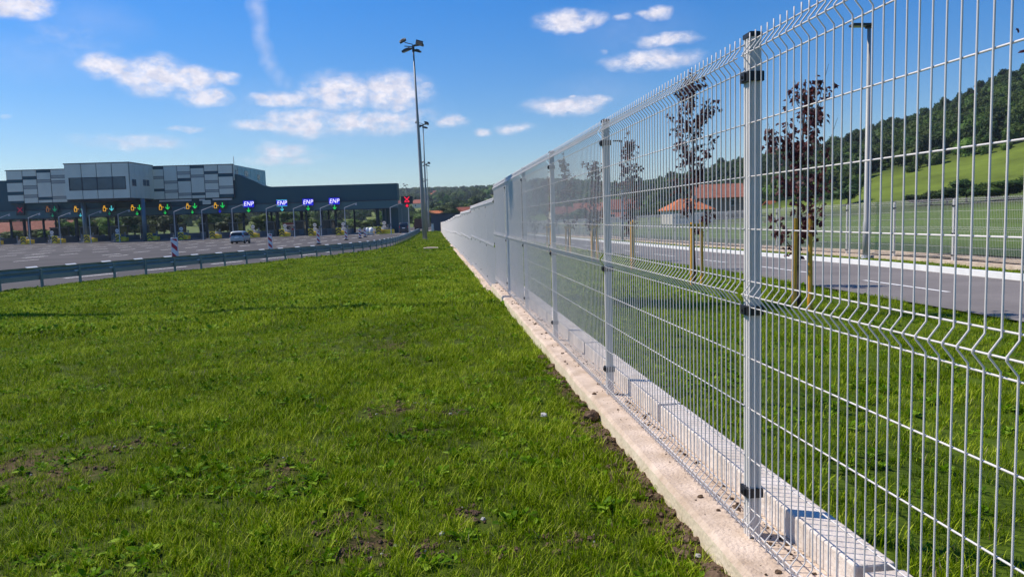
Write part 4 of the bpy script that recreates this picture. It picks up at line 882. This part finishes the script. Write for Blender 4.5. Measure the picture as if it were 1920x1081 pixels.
# ------------------------------------------------------------------ far fence, low wall, street lamps
low = thing('low_wall', 'low pale concrete wall carrying the far wire fence', 'wall')
for a, c in zip(YR[:-1], YR[1:]):
    z0, z1 = zroad(a), zroad(c); b = MB()
    b.add([(12.9, a, z0-.3), (13.12, a, z0-.3), (13.12, a, z0+.16), (12.9, a, z0+.16), (12.9, c, z1-.3), (13.12, c, z1-.3), (13.12, c, z1+.16), (12.9, c, z1+.16)], [(3, 2, 6, 7), (0, 3, 7, 4), (2, 1, 5, 6), (0, 1, 2, 3), (4, 5, 6, 7)]); b.build('wall_section', M['conc'], low)
ff = thing('wire_mesh_fence', 'lower pale wire mesh fence on the far side of the service road', 'fence')
PM2, PH2 = panel_mesh(6, 'mesh_panel', .0028, sides=4); PO2, PC2, PK2 = post_meshes(1.58)
for k in range(-3, 46):
    y = 18.0+2.5*k; z = zroad(y+1.25)+.17
    if y < 3: continue
    p = link(PO2, 'post', ff, (13.05, y, z-.03)); link(PC2, 'post_cap', p, (0, 0, 0))
    if k < 12:
        for h in (.15, .7, 1.4): link(PK2, 'post_clip', p, (0, 0, h))
    q = link(PM2, 'mesh_panel', ff, (13.02, y+1.25, z+.03)); q.rotation_euler = (math.atan2(zroad(y+2.5)-zroad(y), 2.5), 0, 0)
o0 = None
for i, (y, lab) in enumerate([(21.4, 'grey street lamp with flat lamp head behind the right part of the fence'), (51, 'second street lamp farther along the service road'), (81, 'third street lamp small beyond the maples')]):
    o = thing('street_lamp', lab, 'street lamp', (12.74, y, zroad(y)+.05), 0, 'street lamps along the service road'); H = 6.75
    b = MB(); b.tube([(0, 0, 0), (0, 0, 1.1), (0, 0, 1.12), (0, 0, H)], [.09, .09, .075, .05], 12); b.build('pole', M['mast'], o, True)
    b = MB(); b.b2(-.2, .2, -.2, .2, -.02, .03); b.tube([(0, 0, .03), (0, 0, .12)], .12, 10); b.build('base_plate', M['galv'], o)
    b = MB(); b.b2(-.55, .02, -.14, .14, H+.0, H+.07); b.b2(-.1, .08, -.06, .06, H-.06, H+.04); hd = b.build('lamp_head', M['lampdark'], o, bevel=.015); b = MB(); b.b2(-.5, -.15, -.11, .11, H-.012, H-.002); b.build('led_panel', M['glasslens'], hd)
for q, (x, y) in enumerate([(12.45, 21.4)]): b = MB(); b.b2(12.2, 13.0 - .12, y-.45, y+.45, zroad(y)-.1, zroad(y)+.068); tag(b.build('lamp_foundation', M['conc']), 'flat concrete foundation pad under the nearest street lamp', 'foundation')
# ------------------------------------------------------------------ young purple maples with stakes
def leafshape(s):
    pts = [(0, 0), (.18, .08), (.48, .02), (.34, .26), (.56, .5), (.28, .5), (.2, .72), (0, 1.0), (-.2, .72), (-.28, .5), (-.56, .5), (-.34, .26), (-.48, .02), (-.18, .08)]
    return [(x*s, y*s) for x, y in pts]
def maple(label, loc, H, seed, nleaf, lean=(0, 0), leafs=.10, w=1.0):
    R = random.Random(seed); o = thing('purple_maple', label, 'tree', loc, 0, 'young purple-leaved maples beside the service road')
    trunk = MB(); top = H
    tp = [(lean[0]*t*t+.03*math.sin(t*6+seed), lean[1]*t*t+.02*math.cos(t*5), t*top) for t in np.linspace(0, 1, 9)]
    trunk.tube(tp, [.028*(1-.8*t)+.004 for t in np.linspace(0, 1, 9)], 7); leaves = MB(); nb = 30; anchors = []
    for i in range(nb):
        t = R.uniform(.22, .93); j = t*8; a = int(j); p = Vector(tp[a])*(1-(j-a))+Vector(tp[min(a+1, 8)])*(j-a); ang = R.uniform(0, 2*PI)
        L = (.55 if t < .6 else .55*(1-t)*2.2+.12)*R.uniform(.6, 1.25)*w; rise = R.uniform(.9, 1.9)
        q = [p, p+Vector((math.cos(ang)*L*.45, math.sin(ang)*L*.45, L*rise*.35)), p+Vector((math.cos(ang)*L*.75, math.sin(ang)*L*.75, L*rise*.95))]
        trunk.tube(q, [.009, .006, .0025], 4)
        for s in np.linspace(.25, 1, 7):
            c = q[0]*(1-s)**2+q[1]*2*s*(1-s)+q[2]*s*s; anchors.append((c, .10+.05*R.random()))
    for t in np.linspace(.55, 1, 12):
        j = t*8; a = min(int(j), 7); anchors.append((Vector(tp[a])*(1-(j-a))+Vector(tp[a+1])*(j-a), .09))
    trunk.build('trunk', M['bark'], o, True)
    clumps = R.sample(anchors, int(len(anchors)*.36))
    for i in range(nleaf):
        c, r = R.choice(clumps); c = c+Vector((R.gauss(0, r*.5), R.gauss(0, r*.5), R.gauss(-.02, r*.5))); s = leafs*R.uniform(.6, 1.15)
        e = Euler((R.gauss(-.9, .6), R.gauss(0, .5), R.uniform(0, 2*PI))).to_matrix(); sh = leafshape(s)
        n = len(sh); vs = [c+e@Vector((x, y, -.35*abs(x)-.25*y*y/s)) for x, y in sh]; mid = c+e@Vector((0, s*.4, .02*s)); vs.append(mid)
        leaves.add(vs, [(k, (k+1) % n, n) for k in range(n)])
    me = leaves.mesh('crown', M['mapleleaf'])
    cr = bpy.data.objects.new('crown', me); C.objects.link(cr); cr.parent = o
    return o
def stakes(loc, h1, h2, dx, bar, label, dy=.0):
    o = thing('tree_stakes', label, 'tree stakes', loc, 0, 'yellow wooden tree stakes'); r = .038
    for s, h in ((-1, h1), (1, h2)): b = MB(); b.tube([(s*dx/2, s*dy/2, -.05), (s*dx/2*.9, s*dy/2, h)], [r, r*.95], 10); b.build('stake', M['stake'], o)
    if bar: b = MB(); b.box((0, -.03, h1-.07), (dx+.12, .02, .07)); b.build('crossbar', M['stake'], o)
    return o
TR = [(5.8, 6.2, 3.1, 'purple maple at the far right edge of the view'), (5.35, 10.75, 3.35, 'purple maple right of the big fence post, thickest crown'), (5.4, 15.4, 4.35, 'purple maple left of the big fence post, tallest of the row'), (5.5, 20.9, 3.85, 'slim purple maple midway between the two nearest fence posts'),
      (5.5, 26.0, 3.6, 'purple maple just left of the second fence post'), (5.5, 31.3, 4.3, 'fifth purple maple, seen through dense mesh'), (5.5, 36.6, 3.7, 'sixth purple maple, small behind the mesh'), (5.5, 42, 3.8, 'seventh purple maple, tiny behind the mesh'), (5.5, 47.5, 3.9, 'last visible purple maple tip above the mesh')]
for i, (x, y, H, lab) in enumerate(TR):
    z = zright(x, y); maple(lab, (x, y, z), H, 20+i, [330, 780, 900, 620, 650, 520, 450, 400, 400][i], (.12*math.sin(i*2), .1), [.09, .092, .092, .092, .10, .11, .12, .13, .13][i], [1.0, 1.12, 1.1, .8, .95, .9, .9, .9, .9][i])
    if i > 6: continue
    h1, h2, dx, bar = [(1.3, 1.2, .3, 0), (1.33, 1.42, .25, 0), (1.3, 1.3, .22, 1), (1.35, 1.4, .06, 0), (1.3, 1.3, .2, 1), (1.3, 1.3, .2, 1), (1.3, 1.3, .2, 1)][i]
    stakes((x-.02, y-.15, z), h1, h2, dx, bar, ['pair of wooden stakes holding the maple at the right edge', 'two yellow stakes holding the maple right of the big fence post', 'two yellow stakes joined by a crossbar at the tallest maple', 'yellow stakes close together at the slim middle maple', 'yellow stakes at the maple left of the second fence post', 'stakes at the fifth maple behind dense mesh', 'stakes at the sixth maple behind dense mesh'][i])
# ------------------------------------------------------------------ trees, bushes, forest
lib = bpy.data.collections.new('library')
def crown_mesh(name, rx, rz, nl, ls, seed, mat_, lumps=9, zc=0.0, trunk=False):
    R = random.Random(seed); b = MB(); L = []
    for i in range(lumps):
        a = R.uniform(0, 2*PI); rr = R.uniform(0, .62); z = R.uniform(-.55, .6); L.append((Vector((math.cos(a)*rr*rx, math.sin(a)*rr*rx, zc+z*rz)), R.uniform(.34, .55)*min(rx, rz)*(1.1-.4*abs(z))))
    for i in range(nl):
        c, r = R.choice(L); d = Vector((R.gauss(0, 1), R.gauss(0, 1), R.gauss(0, 1))).normalized(); p = c+d*r*R.uniform(.72, 1.08)
        s = ls*R.uniform(.6, 1.3); n = (d+Vector((R.gauss(0, .5), R.gauss(0, .5), R.gauss(.1, .5)))).normalized(); t = n.orthogonal().normalized(); q = n.cross(t); a = R.uniform(0, PI); t2 = t*math.cos(a)+q*math.sin(a); q2 = n.cross(t2)
        b.add([p-t2*s, p-q2*s*.55+n*s*.2, p+t2*s, p+q2*s*.55+n*s*.2], [(0, 1, 2, 3)])
    for c, r in L:       # inner mass so that crowns are not see-through everywhere
        vs = []; 
        for j in range(5):
            for i in range(7):
                th = PI*(j+.5)/5; ph = 2*PI*i/7; k = r*.78*R.uniform(.85, 1.1); vs.append(c+Vector((math.sin(th)*math.cos(ph)*k, math.sin(th)*math.sin(ph)*k, math.cos(th)*k)))
        b.add(vs, [(j*7+i, j*7+(i+1) % 7, (j+1)*7+(i+1) % 7, (j+1)*7+i) for j in range(4) for i in range(7)]+[tuple(range(7)), tuple(28+i for i in range(7))])
    me = b.mesh(name, mat_); return me
def instancer(name, pts, variants, kind_label):
    """pts: list of (x,y,z,scale,rz,idx,tilt)"""
    col = bpy.data.collections.new(name+'_variants')
    for i, me in enumerate(variants):
        o = bpy.data.objects.new(f'{name}_variant_{i:02d}', me); col.objects.link(o)
    me = bpy.data.meshes.new(name); me.from_pydata([p[:3] for p in pts], [], [])
    a = me.attributes.new('scl', 'FLOAT', 'POINT'); a.data.foreach_set('value', [p[3] for p in pts])
    a = me.attributes.new('rot', 'FLOAT_VECTOR', 'POINT'); a.data.foreach_set('vector', [c for p in pts for c in (p[6] if len(p) > 6 else 0, 0, p[4])])
    a = me.attributes.new('idx', 'INT', 'POINT'); a.data.foreach_set('value', [int(p[5]) for p in pts])
    o = bpy.data.objects.new(name, me); C.objects.link(o)
    ng = bpy.data.node_groups.new(name, 'GeometryNodeTree'); ng.interface.new_socket('Geometry', in_out='INPUT', socket_type='NodeSocketGeometry'); ng.interface.new_socket('Geometry', in_out='OUTPUT', socket_type='NodeSocketGeometry')
    N = ng.nodes; L = ng.links; gi = N.new('NodeGroupInput'); go = N.new('NodeGroupOutput'); iop = N.new('GeometryNodeInstanceOnPoints'); ci = N.new('GeometryNodeCollectionInfo')
    ci.inputs[0].default_value = col; ci.inputs['Separate Children'].default_value = True; ci.inputs['Reset Children'].default_value = True
    def attr(nm, ty): n = N.new('GeometryNodeInputNamedAttribute'); n.data_type = ty; n.inputs[0].default_value = nm; return n.outputs[0]
    L.new(gi.outputs[0], iop.inputs['Points']); L.new(ci.outputs[0], iop.inputs['Instance']); iop.inputs['Pick Instance'].default_value = True
    L.new(attr('idx', 'INT'), iop.inputs['Instance Index']); L.new(attr('scl', 'FLOAT'), iop.inputs['Scale'])
    e2r = N.new('FunctionNodeEulerToRotation'); L.new(attr('rot', 'FLOAT_VECTOR'), e2r.inputs[0]); L.new(e2r.outputs[0], iop.inputs['Rotation']); L.new(iop.outputs[0], go.inputs[0])
    md = o.modifiers.new('scatter', 'NODES'); md.node_group = ng; struct(o, kind_label, 'stuff'); return o
fv = [crown_mesh('c', 3.6, 4.4, 620, .42, 1, M['leafdark'], 10, 3.6), crown_mesh('c', 3.2, 5.0, 620, .40, 2, M['leafgreen'], 10, 4.0), crown_mesh('c', 4.2, 4.0, 680, .44, 3, M['leafgreen'], 12, 3.4), crown_mesh('c', 2.6, 5.4, 520, .40, 4, M['leafdark'], 10, 4.4), crown_mesh('c', 3.8, 3.8, 600, .42, 5, M['leafbright'], 11, 3.0)]
pts = []
for _ in range(60000):
    px = random.uniform(980, 2250); a = YAW+math.atan((px-960)/FPX); r = math.sqrt(random.uniform(180**2, 640**2))
    e = edge_forest(px)+8*math.sin(px*.05)
    if r < e or r > e+330: continue
    if random.random() > .17*(1 if r < e+120 else .5): continue
    x, y = r*math.sin(a), r*math.cos(a)
    if 1500 < px < 1590 and 330 < r < 395 and random.random() < .9: continue    # clearing
    dark = math.sin(x*.03)+math.sin(y*.045+1)
    idx = random.choice([0, 3, 0, 2]) if dark > -.5 else random.choice([1, 2, 0, 1])
    if r < e+14: idx = random.choice([1, 4, 2])
    pts.append((x, y, zterr(x, y)-.8, random.uniform(.45, .95)*(.7 if r < e+10 else 1)*(1.25 if random.random() < .1 else 1), random.uniform(0, 6.3), idx))
instancer('hillside_forest', pts, fv, 'dense broadleaf forest covering the right-hand hill'); print('forest', len(pts))
pts = []
for _ in range(60000):
    px = random.uniform(-300, 1120); a = YAW+math.atan((px-960)/FPX); r = math.sqrt(random.uniform(330**2, 1350**2))
    if px > 1000 and r < edge_forest(px): continue
    x, y = r*math.sin(a), r*math.cos(a); f = math.sin(x*.012+1)*math.sin(y*.009)+.45*math.sin(x*.031+y*.02)
    if r < 1080 and f < .05 and random.random() > .10: continue
    if random.random() > (.20 if r > 1020 else .09): continue
    pts.append((x, y, zterr(x, y)-.8, random.uniform(.8, 1.45), random.uniform(0, 6.3), random.choice([0, 1, 2, 4, 1, 2])))
instancer('distant_woods', pts, fv, 'distant woods on the hills behind the village'); print('far', len(pts))
def tree(name, label, px, v, h, w, me_i, group, bright=None, zb=None):
    p = at(px, 400, v); z = zterr(p.x, p.y) if zb is None else zb
    o = thing(name, label, 'tree', (p.x, p.y, z), random.uniform(0, 6), group)
    c = bpy.data.objects.new('crown', tv[me_i]); C.objects.link(c); c.parent = o; c.scale = (w/7, w/7, h/9); c.location = (0, 0, h*.08)
    b = MB(); b.tube([(0, 0, -.3), (.05, 0, h*.25), (.15, .05, h*.6)], [w*.03, w*.022, w*.01], 7)
    for a in range(4): b.tube([(.08, 0, h*.3), (math.cos(a*1.6)*w*.16, math.sin(a*1.6)*w*.16, h*.5), (math.cos(a*1.6)*w*.3, math.sin(a*1.6)*w*.3, h*.68)], [w*.014, w*.01, w*.004], 5)
    b.build('trunk', M['bark2'], o)
tv = [crown_mesh('c', 3.4, 4.0, 2300, .24, 31, M['leafgreen'], 14, 4.6), crown_mesh('c', 3.4, 4.0, 2300, .24, 32, M['leafdark'], 13, 4.6), crown_mesh('c', 3.4, 4.0, 2200, .24, 33, M['leafbright'], 14, 4.4)]
TT = [(20, 196, 2.6, 7, 2), (60, 190, 2.6, 8, 0), (88, 186, 2.4, 6, 2), (118, 190, 5, 5, 1), (140, 192, 5.0, 8, 2), (183, 195, 5.4, 9, 2), (203, 188, 5.0, 7, 2), (232, 210, 5.2, 8, 2), (250, 200, 5.6, 9, 0), (292, 195, 6.2, 9, 0), (305, 205, 6, 8, 0),
      (318, 190, 6.4, 8, 1), (395, 200, 6.4, 9, 0), (412, 215, 6.0, 9, 2), (425, 190, 4.4, 7, 1), (445, 205, 5.6, 8, 0), (490, 190, 5.0, 7, 2), (508, 196, 4.6, 7, 2), (545, 210, 5.6, 9, 0), (568, 215, 5.2, 8, 0), (585, 188, 3.2, 6, 2), (640, 235, 2.6, 7, 1),
      (660, 240, 3.2, 7, 2), (677, 230, 2.6, 7, 2), (697, 240, 3.0, 8, 0), (842, 225, 7.0, 9, 1), (852, 215, 5.5, 6, 1), (788, 260, 4.6, 8, 2), (800, 280, 6, 8, 0), (775, 270, 4, 7, 0)]
seen = {}
where = ['far left end of the canopy', 'space between the first lanes', 'leftmost orange roofs', 'left tower column', 'right tower column', 'middle of the toll lanes', 'first ENP board', 'middle ENP boards', 'rightmost ENP board', 'end core of the canopy', 'far end of the fence', 'row of masts']
for i, (px, v, h, w, k_) in enumerate(TT):
    seg = int(np.searchsorted([50, 80, 110, 190, 280, 430, 480, 560, 620, 715, 830], px)) if px < 830 else 10
    seg = {0: 0, 1: 1, 2: 2, 3: 3, 4: 4, 5: 5, 6: 6, 7: 7, 8: 8, 9: 9, 10: 10}.get(seg, 10)
    if 715 < px < 830: seg = 11
    lab = '%s green tree, %s, beyond the %s' % (['mid', 'dark', 'bright'][k_], 'low' if h < 4.5 else 'medium' if h < 6 else 'tall', where[seg])
    seen[lab] = seen.get(lab, 0)+1
    if seen[lab] > 1: lab += [', standing to its right', ', standing last to the right'][seen[lab]-2]
    tree('broadleaf_tree', lab, px, v, h+.6, w, k_, 'trees standing beyond the toll canopy', zb=-1.4)
for i, (px, v, h, w, k_) in enumerate([(1715, 128, 2.0, 5, 1), (1745, 124, 2.4, 5, 1), (1775, 121, 2.8, 6, 1), (1812, 122, 3.9, 6, 1), (1850, 120, 3.2, 7, 0), (1888, 121, 3.0, 8, 1), (1925, 120, 3.6, 8, 0), (1590, 150, 4.0, 7, 1), (1215, 170, 4, 8, 1), (1240, 165, 4.6, 7, 0), (1395, 170, 5, 8, 1), (1080, 190, 4, 8, 1)]):
    tree('field_bush', ['small dark bush at the left end of the hedge across the meadow', 'dark bush second from the left in the meadow hedge', 'rounded dark bush in the middle of the meadow hedge', 'tall dark bush behind the far fence post at right', 'lighter bush right of the tall dark one in the hedge', 'wide dark bush near the right edge of the view', 'bush at the very right edge of the view', 'dark tree at the left end of the bright meadow', 'dark tree beside the red-roofed house', 'green tree left of the low orange-roofed house', 'dark tree right of the tall orange house', 'dark tree between the red-roofed houses'][i], px, v, h, w, k_, 'bushes and trees at the meadow edge')
# ------------------------------------------------------------------ grass
def gmat(name, c1, c2, c3, tr=.45):
    m = bpy.data.materials.new(name); m.use_nodes = True; n = m.node_tree.nodes; l = m.node_tree.links; b = n['Principled BSDF']; b.inputs['Roughness'].default_value = .40; b.inputs['Specular IOR Level'].default_value = .03
    oi = n.new('ShaderNodeObjectInfo'); g = n.new('ShaderNodeNewGeometry'); nz = n.new('ShaderNodeTexNoise'); nz.inputs['Scale'].default_value = 1.1; nz.inputs['Detail'].default_value = 4; l.new(g.outputs['Position'], nz.inputs['Vector'])
    ad = n.new('ShaderNodeMath'); ad.operation = 'MULTIPLY_ADD'; l.new(g.outputs['Random Per Island'], ad.inputs[0]); ad.inputs[1].default_value = .75; ad2 = n.new('ShaderNodeMath'); ad2.operation = 'MULTIPLY_ADD'; l.new(nz.outputs[0], ad2.inputs[0]); ad2.inputs[1].default_value = .8; ad2.inputs[2].default_value = -.28; l.new(ad2.outputs[0], ad.inputs[2])
    cr = n.new('ShaderNodeValToRGB'); l.new(ad.outputs[0], cr.inputs[0]); cr.color_ramp.elements[0].color = (*c1, 1); cr.color_ramp.elements[0].position = .15; cr.color_ramp.elements[1].color = (*c3, 1); cr.color_ramp.elements[1].position = .92
    e = cr.color_ramp.elements.new(.5); e.color = (*c2, 1); l.new(cr.outputs[0], b.inputs['Base Color']); t = n.new('ShaderNodeBsdfTranslucent'); l.new(cr.outputs[0], t.inputs[0]); ms = n.new('ShaderNodeMixShader'); ms.inputs[0].default_value = tr
    l.new(b.outputs[0], ms.inputs[1]); l.new(t.outputs[0], ms.inputs[2]); l.new(ms.outputs[0], n['Material Output'].inputs[0]); return m
M['grass'] = gmat('grass_blade', (.061, .114, .0), (.198, .300, .0), (.53, .61, .06), .28)
M['weed'] = gmat('weed_leaf', (.06, .14, .002), (.13, .26, .004), (.32, .46, .05), .28)
M['straw'] = gmat('dry_straw', (.16, .13, .07), (.28, .22, .12), (.4, .33, .2), .3)
def blade(b, R, x, y, h, w, lean, az, mi=0):
    d = Vector((math.cos(az), math.sin(az), 0)); s = Vector((-d.y, d.x, 0)); p = Vector((x, y, -.01)); vs = []
    for t, k in ((0, 1), (.35, .95), (.7, .7), (1, .05)):
        c = p+d*(lean*h*t*t)+Z1*(h*(t-.25*lean*t*t)); vs += [c-s*w*k/2, c+s*w*k/2]
    b.add(vs, [(0, 1, 3, 2), (2, 3, 5, 4), (4, 5, 7, 6)], mi)
def tuft(seed, rad, n, h, w, lean=.8):
    R = random.Random(seed); b = MB()
    for i in range(n): a = R.uniform(0, 6.28); r = rad*math.sqrt(R.random()); blade(b, R, r*math.cos(a), r*math.sin(a), h*R.uniform(.45, 1.2), w*R.uniform(.7, 1.3), R.uniform(.15, lean), R.uniform(0, 6.28), 1 if R.random() < .045 else 0)
    me = bpy.data.meshes.new('tuft'); me.from_pydata(b.v, [], b.f); me.materials.append(M['grass']); me.materials.append(M['straw']); me.polygons.foreach_set('material_index', b.mi); return me
def weed(seed, n, s):
    R = random.Random(seed); b = MB()
    for i in range(n):
        az = R.uniform(0, 6.28); d = Vector((math.cos(az), math.sin(az), 0)); sd_ = Vector((-d.y, d.x, 0)); el = R.uniform(.25, 1.1); L = s*R.uniform(.5, 1.2); p = d*R.uniform(0, .03)+Z1*R.uniform(0, s*.3); ax = (d*math.cos(el)+Z1*math.sin(el)); w = L*R.uniform(.26, .4); nrm = ax.cross(sd_)
        vs = [p, p+ax*L*.35+sd_*w*.8-nrm*.0, p+ax*L*.7+sd_*w*.75-Z1*L*.08, p+ax*L-Z1*L*.2, p+ax*L*.7-sd_*w*.75-Z1*L*.08, p+ax*L*.35-sd_*w*.8, p+ax*L*.5-Z1*L*.06]
        b.add(vs, [(0, 1, 6), (1, 2, 6), (2, 3, 6), (3, 4, 6), (4, 5, 6), (5, 0, 6)])
    me = bpy.data.meshes.new('weed'); me.from_pydata(b.v, [], b.f); me.materials.append(M['weed']); me.materials.append(M['straw']); return me
near = [tuft(100+i, .06, 28, .062, .0034) for i in range(7)]+[tuft(120+i, .045, 14, .10, .0036, 1.0) for i in range(2)]+[weed(140+i, 10, .034) for i in range(3)]+[weed(150, 16, .06)]
midv = [tuft(200+i, .13, 34, .085, .0085) for i in range(6)]+[weed(240, 14, .09)]
farv = [tuft(300+i, .30, 44, .11, .022) for i in range(5)]+[weed(340, 14, .14)]
def vis(x, y, mx=1.18): 
    return abs(math.atan2(x, y)-YAW) < .66 if y > 1.2 else False
def clus(x, y): return .5+.5*math.sin(x*2.3+math.sin(y*1.7)*1.5)*math.sin(y*2.9+math.sin(x*1.3)*1.8)
P_ = []; Pm = []; Pf = []
def ring(y0, y1, dens, out, variants, side, maxx=None):
    if side == 'L': xa, xb = min(xrail(y0), xrail(y1))-.2, 1.07
    else: xa, xb = 1.52, 7.65
    xa = max(xa, -(y1)*.62-1)
    n = int((xb-xa)*(y1-y0)*dens)
    for _ in range(n):
        x = random.uniform(xa, xb); y = random.uniform(y0, y1)
        if side == 'L' and x < xrail(y)-.25: continue
        if not vis(x, y): continue
        s = soil(x, y) if (side == 'L' and y < 14) else 0; c = clus(x, y)
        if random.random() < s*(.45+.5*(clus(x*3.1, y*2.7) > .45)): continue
        z = (zlawn(x, y) if side == 'L' else zright(x, y))-.02
        nw = len(variants); wprob = .34 if c > .7 else .10
        if y < 12: idx = random.choice([9, 10, 11, 12]) if random.random() < wprob else (random.choice([7, 8]) if random.random() < .22+.3*(c < .3) else random.randint(0, 6))
        else: idx = nw-1 if random.random() < wprob*.8 else random.randint(0, nw-2)
        out.append((x, y, z, random.uniform(.7, 1.25)*(1-.45*s)*(.85+.3*clus(y*.7, x*.9)), random.uniform(0, 6.28), idx, random.uniform(-.15, .15)))
ring(1.8, 5, 430, P_, near, 'L'); ring(5, 8, 330, P_, near, 'L'); ring(8, 12, 210, P_, near, 'L')
ring(12, 24, 80, Pm, midv, 'L'); ring(24, 45, 34, Pm, midv, 'L'); ring(45, 90, 5.0, Pf, farv, 'L'); ring(90, 165, 3, Pf, farv, 'L')
ring(1.2, 6, 150, P_, near, 'R'); ring(6, 12, 110, P_, near, 'R'); ring(12, 30, 40, Pm, midv, 'R'); ring(30, 80, 5, Pf, farv, 'R')
for _ in range(1400):
    y = random.uniform(8, 60); x = random.uniform(11.9, 12.85); Pm.append((x, y, zroad(y)+.05, random.uniform(.7, 1.1), random.uniform(0, 6), random.randint(0, 5), 0))
instancer('grass', P_, near, 'short green grass with weeds in the foreground lawn'); instancer('grass', Pm, midv, 'green grass of the middle lawn'); instancer('grass', Pf, farv, 'grass at the far end of the lawn'); print('grass', len(P_), len(Pm), len(Pf))
# ------------------------------------------------------------------ soil clods, pebbles, crumbs
def lump(r, seed, mat_, name='clod'):
    R = random.Random(seed); bm = bmesh.new(); bmesh.ops.create_icosphere(bm, subdivisions=3, radius=r)
    o1, o2, o3 = R.uniform(0, 9), R.uniform(0, 9), R.uniform(0, 9)
    from mathutils import noise
    for v in bm.verts:
        d = v.co.normalized(); k = 1+.45*noise.noise(d*1.6+Vector((o1, o2, o3)))+.22*noise.noise(d*4+Vector((o2, o3, o1)))+.1*noise.noise(d*9+Vector((o3, o1, o2))); v.co = d*r*k; v.co.z *= .72
    me = bpy.data.meshes.new(name); bm.to_mesh(me); bm.free(); me.materials.append(mat_); return me
cl = [lump(.03, 400+i, M['clod']) for i in range(5)]+[lump(.02, 410, M['stone'])]
pts = []
for _ in range(260):
    y = random.uniform(1.8, 7.5); 
    if random.random() > .35+.65*(2.4 < y < 5.4): continue
    x = 1.06-abs(random.gauss(0, .055)); pts.append((x, y, zlawn(x, y)-.01, random.uniform(.25, 1.15)*(1.5 if random.random() < .08 else .8), random.uniform(0, 6), random.randint(0, 4)))
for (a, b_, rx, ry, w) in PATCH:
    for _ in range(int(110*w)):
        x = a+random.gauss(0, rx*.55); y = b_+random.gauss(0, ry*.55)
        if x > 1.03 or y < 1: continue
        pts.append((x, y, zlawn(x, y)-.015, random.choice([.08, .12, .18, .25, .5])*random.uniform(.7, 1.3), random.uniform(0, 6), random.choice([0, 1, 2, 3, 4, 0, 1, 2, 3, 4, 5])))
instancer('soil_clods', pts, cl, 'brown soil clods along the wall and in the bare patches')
pts = []
for _ in range(1100):
    y = random.uniform(1.2, 15); c = .5+.5*math.sin(y*5)*math.sin(y*2.2+1); x = random.choice([random.uniform(1.2, 1.34), random.uniform(1.11, 1.3), random.uniform(1.24, 1.345)])
    if random.random() < .75 and c < .4: continue
    pts.append((x, y, -.029, random.choice([.06, .09, .14, .22, .4])*random.uniform(.7, 1.2), random.uniform(0, 6), random.randint(0, 4)))
instancer('soil_crumbs', pts, cl, 'small soil crumbs scattered on top of the concrete footing')
p = at(1073, 738, 5.05); me = lump(.055, 77, M['clod']); o = bpy.data.objects.new('soil_clod', me); C.objects.link(o); o.location = (1.02, 5.0, zlawn(1, 5)+.025); tag(o, 'largest brown soil clod leaning against the concrete footing', 'clod')
q = onz(1020, 790, -.15); me = lump(.022, 99, M['stone']); o = bpy.data.objects.new('stone', me); C.objects.link(o); o.location = (q.x, q.y, zlawn(q.x, q.y)+.03); tag(o, 'single pale stone lying in the grass left of the footing', 'stone')

# ------------------------------------------------------------------ air
hz = MB(); hz.b2(-2600, 2600, -400, 5200, -12, 125); m = bpy.data.materials.new('air'); m.use_nodes = True; m.node_tree.nodes.clear()
o_ = m.node_tree.nodes.new('ShaderNodeOutputMaterial'); v_ = m.node_tree.nodes.new('ShaderNodeVolumePrincipled'); v_.inputs['Color'].default_value = (.72, .84, 1, 1); v_.inputs['Density'].default_value = .00018
v_.inputs['Anisotropy'].default_value = .2; m.node_tree.links.new(v_.outputs[0], o_.inputs['Volume']); struct(hz.build('haze', m), 'thin blue summer haze', 'stuff')
